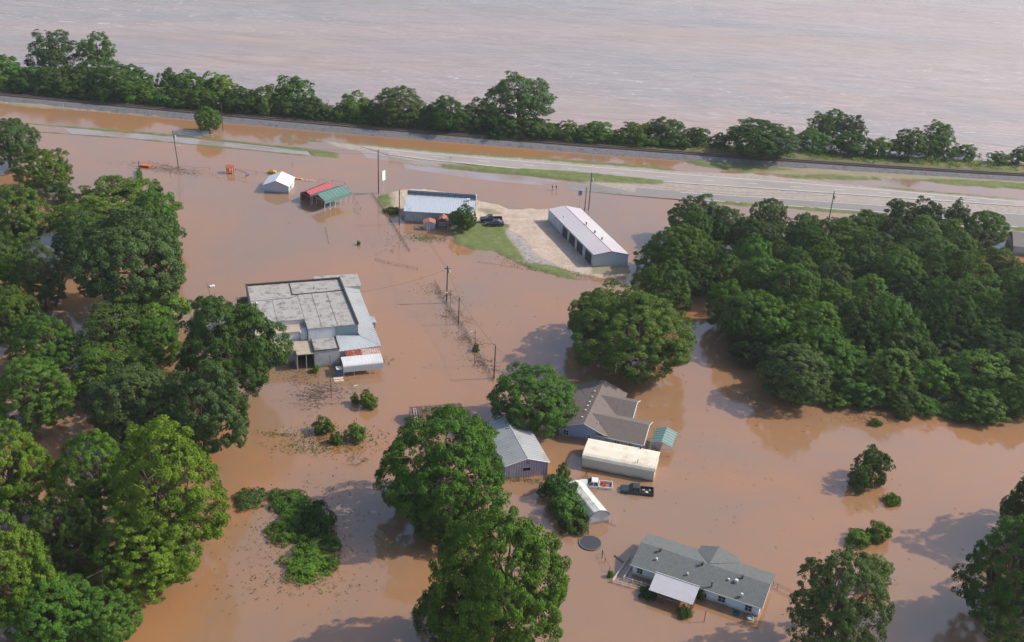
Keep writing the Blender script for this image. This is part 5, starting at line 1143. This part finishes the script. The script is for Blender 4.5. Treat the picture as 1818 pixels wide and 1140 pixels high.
litter('brown litter before the right-hand wood', (1535, 742), 60, 14, 120, 9, mudm)
litter('litter in the lee of the drowned wire fence', (300, 300), 90, 8, 420, 10, mudm, rot=-.25)
litter('weed heap beside the yard railing', (755, 424), 44, 6, 420, 11, LEAF['mid'], True)
litter('fence-line litter below the workshop yard', (700, 430), 40, 26, 60, 12, mudm)
litter('grass fringe at the barn foot', (930, 853), 60, 5, 150, 13, LEAF['olive'], True)
litter('grass tufts on the strip below the gravel lot', (975, 478), 80, 8, 900, 14, LEAF['fresh'], True, rot=-.35)

# ------------------------------------------------------------------ poles, wires, fences, signs
polem = mat('pole_wood', (84, 72, 64), .9, var=.2); wirem = mat('wire', (60, 58, 58), .6)
def pole(label, base, top, r=.14, arm=None, gear=None, thin=False, group='utility poles in the flood', gz=-1.2, lamp=False):
    b0 = P(*base, 0); s = scale_at(b0); dep = math.atan2(CAM_H, np.hypot(b0[0], b0[1])); h = (base[1]-top[1])/s/math.cos(dep)
    t = thing('utility_pole' if not thin else 'thin_post', label, 'pole' if not thin else 'post', b0, 0, group)
    MB().tube((0, 0, gz), (0, 0, h), r, r*.7, 10).build('shaft', polem, t)
    if arm: MB().box(-arm, arm, -.06, .06, h-.7, h-.55).build('crossarm', polem, t); 
    if arm:
        for x in (-arm*.9, 0, arm*.9): MB().tube((x, 0, h-.55), (x, 0, h-.35), .05, n=6).build('insulator', mat('porcelain', (190, 190, 186), .3), t)
    if gear:
        o = MB().tube((.35, 0, h-gear-.45), (.35, 0, h-gear+.45), .27, n=12).build('transformer', mat('transformer_grey', (176, 178, 180), .4, metal=.2), t)
        MB().tube((.35, 0, h-gear+.45), (.35, 0, h-gear+.65), .05, n=6).build('bushing', polem, o)
    if lamp: MB().tube((0, 0, h-.6), (-.7, 0, h-.3), .04).build('lamp_arm', polem, t); MB().box(-1.0, -.6, -.12, .12, h-.38, h-.22).build('lamp_head', mat('lamp_grey', (190, 190, 190), .4), t, bevel=.03)
    return t, np.array([b0[0], b0[1], h])
p1 = pole('tall leaning pole with transformer in the flood left of the playground', (317, 298), (309, 233), arm=None, gear=1.9, lamp=False)
p1[0].rotation_euler[1] = -.06; MB().box(.3, 1.3, -.12, .12, 6.0, 6.15).build('lamp_head', white_metal, p1[0])
pole('slim lamp pole beside the lone round tree before the ballast', (396, 233), (391, 183), r=.1, lamp=True)
p3 = pole('tall pole left of the white sign near the workshop', (672, 343), (671, 268), r=.16)
p4 = pole('dark pole at the left front corner of the workshop', (709, 399), (711, 338), r=.16)
p5 = pole('tall right pole of the two behind the storage building', (1045, 372), (1050, 308), r=.15, gear=2.0)
p6 = pole('short left pole of the two behind the storage building', (1038, 374), (1041, 333), r=.14)
p7 = pole('leaning pole at the highway edge above the right-hand wood', (1470, 398), (1475, 340), r=.15, gear=1.6)
p8 = pole('transformer pole at the upper end of the drowned chain fence', (793, 538), (795, 473), r=.17, arm=.7, gear=1.1)
p9 = pole('middle bare pole along the drowned chain fence', (814, 576), (817, 528), r=.13)
p10 = pole('lowest pole along the chain fence, above the round tree by the barn', (877, 672), (880, 615), r=.15)
pole('thin post with lamp left of the middle pole on the chain fence', (799, 560), (801, 518), r=.05, thin=True, lamp=True)
pole('thin post with lamp by the green tuft on the chain fence', (842, 650), (844, 588), r=.05, thin=True, lamp=True)
pole('thin pole in front of the flat-roofed building', (588, 706), (588, 632), r=.07, thin=True)
pole('dark stake left of the ramp below the trampoline', (1069, 990), (1069, 978), r=.07, thin=True)
pole('short dark stake above the round trampoline', (1044, 951), (1044, 942), r=.08, thin=True)
pole('stake in the water below the mobile home', (1250, 1104), (1252, 1085), r=.06, thin=True)
pole('thin post behind the yellow slide', (519, 298), (519, 286), r=.04, thin=True)
pole('thin post left of the tractor behind the trees', (224, 330), (224, 318), r=.05, thin=True)
def wire(label, a, b_, sag=.6, n=3, dz=(0,), group='power lines'):
    mb = MB()
    for k in dz:
        for i in range(14):
            f0, f1 = i/14, (i+1)/14; q = lambda f_: a + (b_-a)*f_ + np.array([0, 0, k - sag*4*f_*(1-f_)]); mb.tube(q(f0), q(f1), .022, n=3, cap=False)
    return tag(mb.build('power_line', wirem), label, 'power line', group)
wire('power line from the workshop pole to the transformer pole', p4[1]-[0, 0, .3], p8[1]-[0, 0, .3], 1.0, dz=(0, -.6))
wire('power line from transformer pole to the middle fence pole', p8[1]-[0, 0, .5], p9[1]-[0, 0, .2], .3)
wire('power line from the middle fence pole to the lowest one', p9[1]-[0, 0, .2], p10[1]-[0, 0, .2], .5)
wire('power line from the lowest fence pole to the brown-roofed house', p10[1]-[0, 0, .3], P(1010, 700, 3.2), .5)
wire('power line from transformer pole to the flat-roofed building', p8[1]-[0, 0, .8], P(628, 520, 5), .7)
wire('power line along the drowned highway on the left', p1[1]+[0, 0, -.3], p3[1]-[0, 0, .3], 1.5, dz=(0, -.7))
wire('power line from the sign pole to the storage poles', p3[1]-[0, 0, .3], p5[1]-[0, 0, .3], 2.0, dz=(0, -.7))
wire('power line from the storage poles to the leaning highway pole', p5[1]-[0, 0, .3], p7[1]-[0, 0, .3], 2.0, dz=(0, -.7))
def wire_fence(label, px, top=.7, step=2.6, mesh=True, m=None, pr=.05, name='chain_fence', group='fences in the flood', rails=(1.0,), mr=.009):
    pts = [P(*q) for q in px]; o0 = pts[0]; t = thing(name, label, 'fence', o0, 0, group); mp = m or mat('fence_grey', (96, 92, 90), .7)
    pl = [p-o0 for p in pts]; d3 = dense([(p[0], p[1]) for p in pl], step)
    for x, y in d3: MB().tube((x, y, -1), (x, y, top+.05), pr, n=5).build('post', mp, t)
    mb = MB(); [mb.path([(p[0], p[1], top*r_) for p in pl], .025, 4) for r_ in rails]; mb.build('rail', mp, t)
    if mesh:
        mb = MB()
        for a, b_ in zip(pl[:-1], pl[1:]):
            L_ = np.linalg.norm(b_-a); u = (b_-a)/L_; k = int(L_/.16)
            for i in range(k):
                for sgn in (-1, 1): q = a+u*i*.16+u*(.0 if sgn > 0 else top); mb.tube(q+[0, 0, -.05], q+u*top*sgn+[0, 0, top], mr, n=3, cap=False)
        mb.build('netting', mp, t)
    return t
wire_fence('long chain fence slanting down past the three bare poles', [(772, 502), (793, 541), (820, 580), (845, 622), (876, 676)], .75)
wire_fence('chain fence running down from the sign pole past the workshop pole', [(661, 345), (682, 375), (700, 402), (727, 446)], .5)
wire_fence('rail fence top showing as a short bar line above the flat-roofed building', [(667, 462), (690, 468), (741, 479)], .5, 2.2, False, mat('rust_post', (78, 62, 56), .8), name='rail_fence', rails=(1.0, .3))
wire_fence('single floating fence rail left of the grass strip', [(850, 466), (890, 472), (928, 478)], .2, 6, False, MATS['rust_post'], name='rail_fence')
wire_fence('wire fence top from the orange crates past the leaning pole', [(262, 292), (316, 299), (372, 301)], .5, 3, False)
wire_fence('wire fence between the playground tower and the yellow slide', [(418, 303), (455, 308), (500, 316)], .6, 3, False)
wire_fence('wire fence behind the white garage and the carports', [(566, 322), (590, 324), (612, 328), (640, 372)], .6, 3, False)
wire_fence('gate frame and wire fence right of the mobile home', [(1372, 1041), (1380, 1045), (1412, 1060)], .9, 1.6, False, rails=(1.0, .7, .4))
wire_fence('black pen frame between trampoline and ramp', [(1069, 984), (1074, 998), (1082, 1014)], .8, 1.8, False, MATS['rust_post'], name='pen_frame')
wire_fence('drooping fence stub right of the green carport', [(628, 372), (640, 384)], .4, 1.5, False, name='pen_frame')
wire_fence('low yard railing on the weed heap below the workshop', [(735, 420), (757, 421), (776, 424)], .7, 2, False, MATS['rust_post'], name='yard_railing', rails=(1.0, .5))
wire_fence('thin barrier frame lying in the water below the thin pole', [(561, 722), (588, 719), (606, 718)], .25, 2.5, False, MATS['rust_post'], name='pen_frame')
wire_fence('upright broken fence pole right of the playground, alone in open water', [(578, 406), (581, 418), (583, 432)], .3, 2, False, MATS['rust_post'], name='rail_fence')
# small timber frames with white tops near the right edge of the picture are hidden by the wood
def sign(label, base, top, w_, h_, col, rz, name='sign', face=None):
    b0 = P(*base); s = scale_at(b0); dep = math.atan2(CAM_H, np.hypot(b0[0], b0[1])); h = (base[1]-top[1])/s/math.cos(dep); t = thing(name, label, 'sign', b0, rz)
    MB().tube((0, 0, -1), (0, 0, h-h_), .07, n=8).build('post', post_w if name != 'sign_dark' else polem, t)
    MB().box(-w_/2, w_/2, -.1, .1, h-h_, h).build('board', mat(label[:12], col, .5), t, bevel=.03)
    MB().box(-w_/2+.1, w_/2-.1, -.115, -.101, h-h_+.1, h-.1).build('panel', mat(label[:12]+'f', face or col, .5), t)
sign('tall white sign board on a post right of the tall pole by the workshop', (681, 344), (681, 304), 1.3, 2.6, (206, 208, 202), 1.0)
sign('dark-faced sign on a white post behind the storage building', (1028, 372), (1027, 338), 1.5, 1.5, (196, 196, 196), .6, face=(90, 100, 112))
t = thing('mailboxes', 'pair of dark mailboxes on posts in the water before the highway', 'mailbox', P(984, 338))
for x in (-.5, .5):
    MB().box(x-.05, x+.05, -.05, .05, -1, .9).build('post', polem, t); MB().tube((x, -.3, 1.05), (x, .3, 1.05), .2, n=10).build('box', mat('mailbox_black', (34, 34, 38), .5), t)
for i, (px, lab) in enumerate((((113, 192), 'white marker post at the foot of the ballast at far left'), ((800, 287), 'small marker post by the upper shoulder of the highway'), ((1053, 285), 'thin marker post on the grass beside the flooded ditch'))):
    t = thing('marker_post', lab, 'marker post', P(*px, .2)); MB().box(-.06, .06, -.04, .04, -.8, 1.0).build('post', post_w, t); MB().box(-.18, .18, -.06, -.041, .9, 1.35).build('plate', white_metal, t)
# propane tank
t = thing('floating_tank', 'white cylindrical tank adrift above the dark round tree', 'tank', P(376, 509), .5)
mb = MB(); mb.tube((-.45, 0, .12), (.45, 0, .12), .3, n=16).tube((-.58, 0, .12), (-.45, 0, .12), .2, .3, 16).tube((.45, 0, .12), (.58, 0, .12), .3, .2, 16); mb.build('shell', white_metal, t, smooth=False)
MB().tube((0, 0, .4), (0, 0, .5), .08, n=8).build('valve', black_trim, t)
p_ = P(598, 711) ; tag(MB().box(-.5, .5, -.1, .1, -.02, .08).build('plank', mat('pale_plank', (190, 176, 160), .8), loc=P(631, 685), rz=.5), 'short pale plank adrift right of the thin pole', 'plank')
t = thing('floating_bag', 'dark bag with white top adrift before the right-hand wood', 'bag', P(1411, 702))
mb = MB(); loft([[(x, math.cos(k*1.047)*r_, .05+math.sin(k*1.047)*r_*.5) for k in range(6)] for x, r_ in ((-.55, .12), (-.35, .38), (.1, .45), (.45, .3), (.6, .1))], mb); mb.build('sack', mat('bag_dark', (50, 58, 70), .7), t, bevel=.04)
MB().box(-.25, .2, -.2, .2, .24, .34).build('lid', white_metal, t, bevel=.04)
# playground
orange = mat('orange_timber', (176, 92, 52), .8, var=.15)
t = thing('playground_tower', 'orange timber play tower standing in the flood', 'play tower', P(409, 307), -.1)
for x in (-.7, .7):
    for y in (-.7, .7): MB().box(x-.08, x+.08, y-.08, y+.08, -1.4, 1.9).build('post', orange, t)
mb = MB(); mb.slab([(-.95, -.95, 1.7), (.95, -.95, 1.7), (.95, 0, 2.3), (-.95, 0, 2.3)], .08).slab([(.95, .95, 1.7), (-.95, .95, 1.7), (-.95, .003, 2.3), (.95, .003, 2.3)], .08); mb.build('roof', orange, t)
mb = MB(); [mb.box(-.7+.28*i, -.6+.28*i, -.76, -.7, .2, 1.1) for i in range(6)]; [mb.box(-.76, -.7, -.7+.28*i, -.6+.28*i, .2, 1.1) for i in range(6)]; mb.box(-.7, .7, -.7, .7, .1, .2); mb.build('deck', orange, t)
t = thing('swing_frame', 'orange swing beam on legs right of the play tower', 'swing frame', P(409, 307), -.1)
A, B = P(418, 300, 1.4)-P(409, 307), P(441, 306, 1.4)-P(409, 307); u_ = np.array([math.cos(.1), math.sin(.1)]); 
MB().tube(A, B, .09, n=6).build('beam', orange, t)
for dy in (-.6, .6): MB().tube(B-[.3, 0, 0], B+[-.3, dy, -2.8], .07, n=6).build('leg', orange, t)
t = thing('blue_ball', 'small blue plastic tub under the swing beam', 'tub', P(440, 311)); mb = MB(); loft([[(math.cos(k*.785)*r_, math.sin(k*.785)*r_, z) for k in range(8)] for z, r_ in ((-.1, .3), (.15, .42), (.2, .36), (.08, .3))], mb); mb.build('shell', mat('blue_plastic', (84, 90, 170), .5), t); t.name = 'plastic_tub'
yel = mat('yellow_plastic', (214, 170, 40), .5)
t = thing('yellow_slide', 'yellow tube slide behind the white garage', 'slide', P(483, 308), -.15)
mb = MB(); mb.path([(-1.2, 0, .25), (-.4, 0, .45), (.6, 0, .5), (1.2, 0, .4)], [.35, .42, .42, .35], 12); mb.build('tube', yel, t)
for x in (-.3, .3): MB().box(x-.04, x+.04, -.5, -.42, -1, 1.2).build('post', black_trim, t)
MB().box(-.4, .4, -.5, -.44, 1.0, 1.08).build('bar', black_trim, t)
tag(MB().box(-1.1, 1.1, -.3, .3, -.1, .28).build('tank_trough', mat('ochre_plastic', (196, 146, 62), .6), loc=P(529, 318), rz=-.15, bevel=.06), 'ochre trough floating right of the white garage', 'trough')
t = thing('orange_crate_stack', 'stack of orange timber pallets at the end of the wire fence', 'pallet stack', P(258, 296), -.1)
mb = MB(); [mb.box(-1.4, 1.4, -.8, .8, z, z+.06) for z in (.0, .28, .5)]; mb.build('boards', orange, t)
mb = MB(); [mb.box(x, x+.12, -.78, .78, .061, .279) for x in (-1.3, 0, 1.1)]; mb.build('blocks', orange, t)
MB().box(-1.6, -1.45, -.5, -.35, -1, 1.6).build('corner_post', timber, t)
t = thing('boat_trailer', 'grey trailer frame with white crossbars behind the carports', 'trailer', P(546, 321), -.15)
mb = MB(); mb.path([(-1.5, .4, .15), (1.4, .3, .15), (2.0, 0, .15)], .05).path([(-1.5, -.4, .15), (1.4, -.3, .15), (2.0, 0, .15)], .05); [mb.tube((x, -.4, .18), (x, .4, .18), .05) for x in (-1.2, -.2, .8)]; mb.build('frame', white_metal, t)
MB().tube((1.3, 0, .15), (1.3, 0, .75), .05).build('winch_post', white_metal, t)
# A-frame stand by the white pickup
t = thing('sawhorse', 'thin rusty A-frame stand behind the white pickup truck', 'stand', P(1040, 848), -.2)
mb = MB(); [mb.tube((x, y, -1), (0, 0, 1.3), .035, n=5) for x, y in ((-.7, -.3), (.7, -.3), (0, .6))]; mb.tube((-.4, -.17, .2), (.4, -.17, .2), .03); mb.build('frame', MATS['rust_post'], t)

# ------------------------------------------------------------------ thin summer haze
hm = bpy.data.materials.new('haze'); hm.use_nodes = True; N = hm.node_tree.nodes; N.remove(N['Principled BSDF'])
pv = N.new('ShaderNodeVolumePrincipled'); pv.inputs['Color'].default_value = (.93, .95, 1, 1); pv.inputs['Density'].default_value = .00011; pv.inputs['Anisotropy'].default_value = .3
hm.node_tree.links.new(pv.outputs[0], N['Material Output'].inputs['Volume'])
tag(MB().box(-7500, 7500, -400, 4000, -3.5, 125).build('haze', hm), kind='stuff')
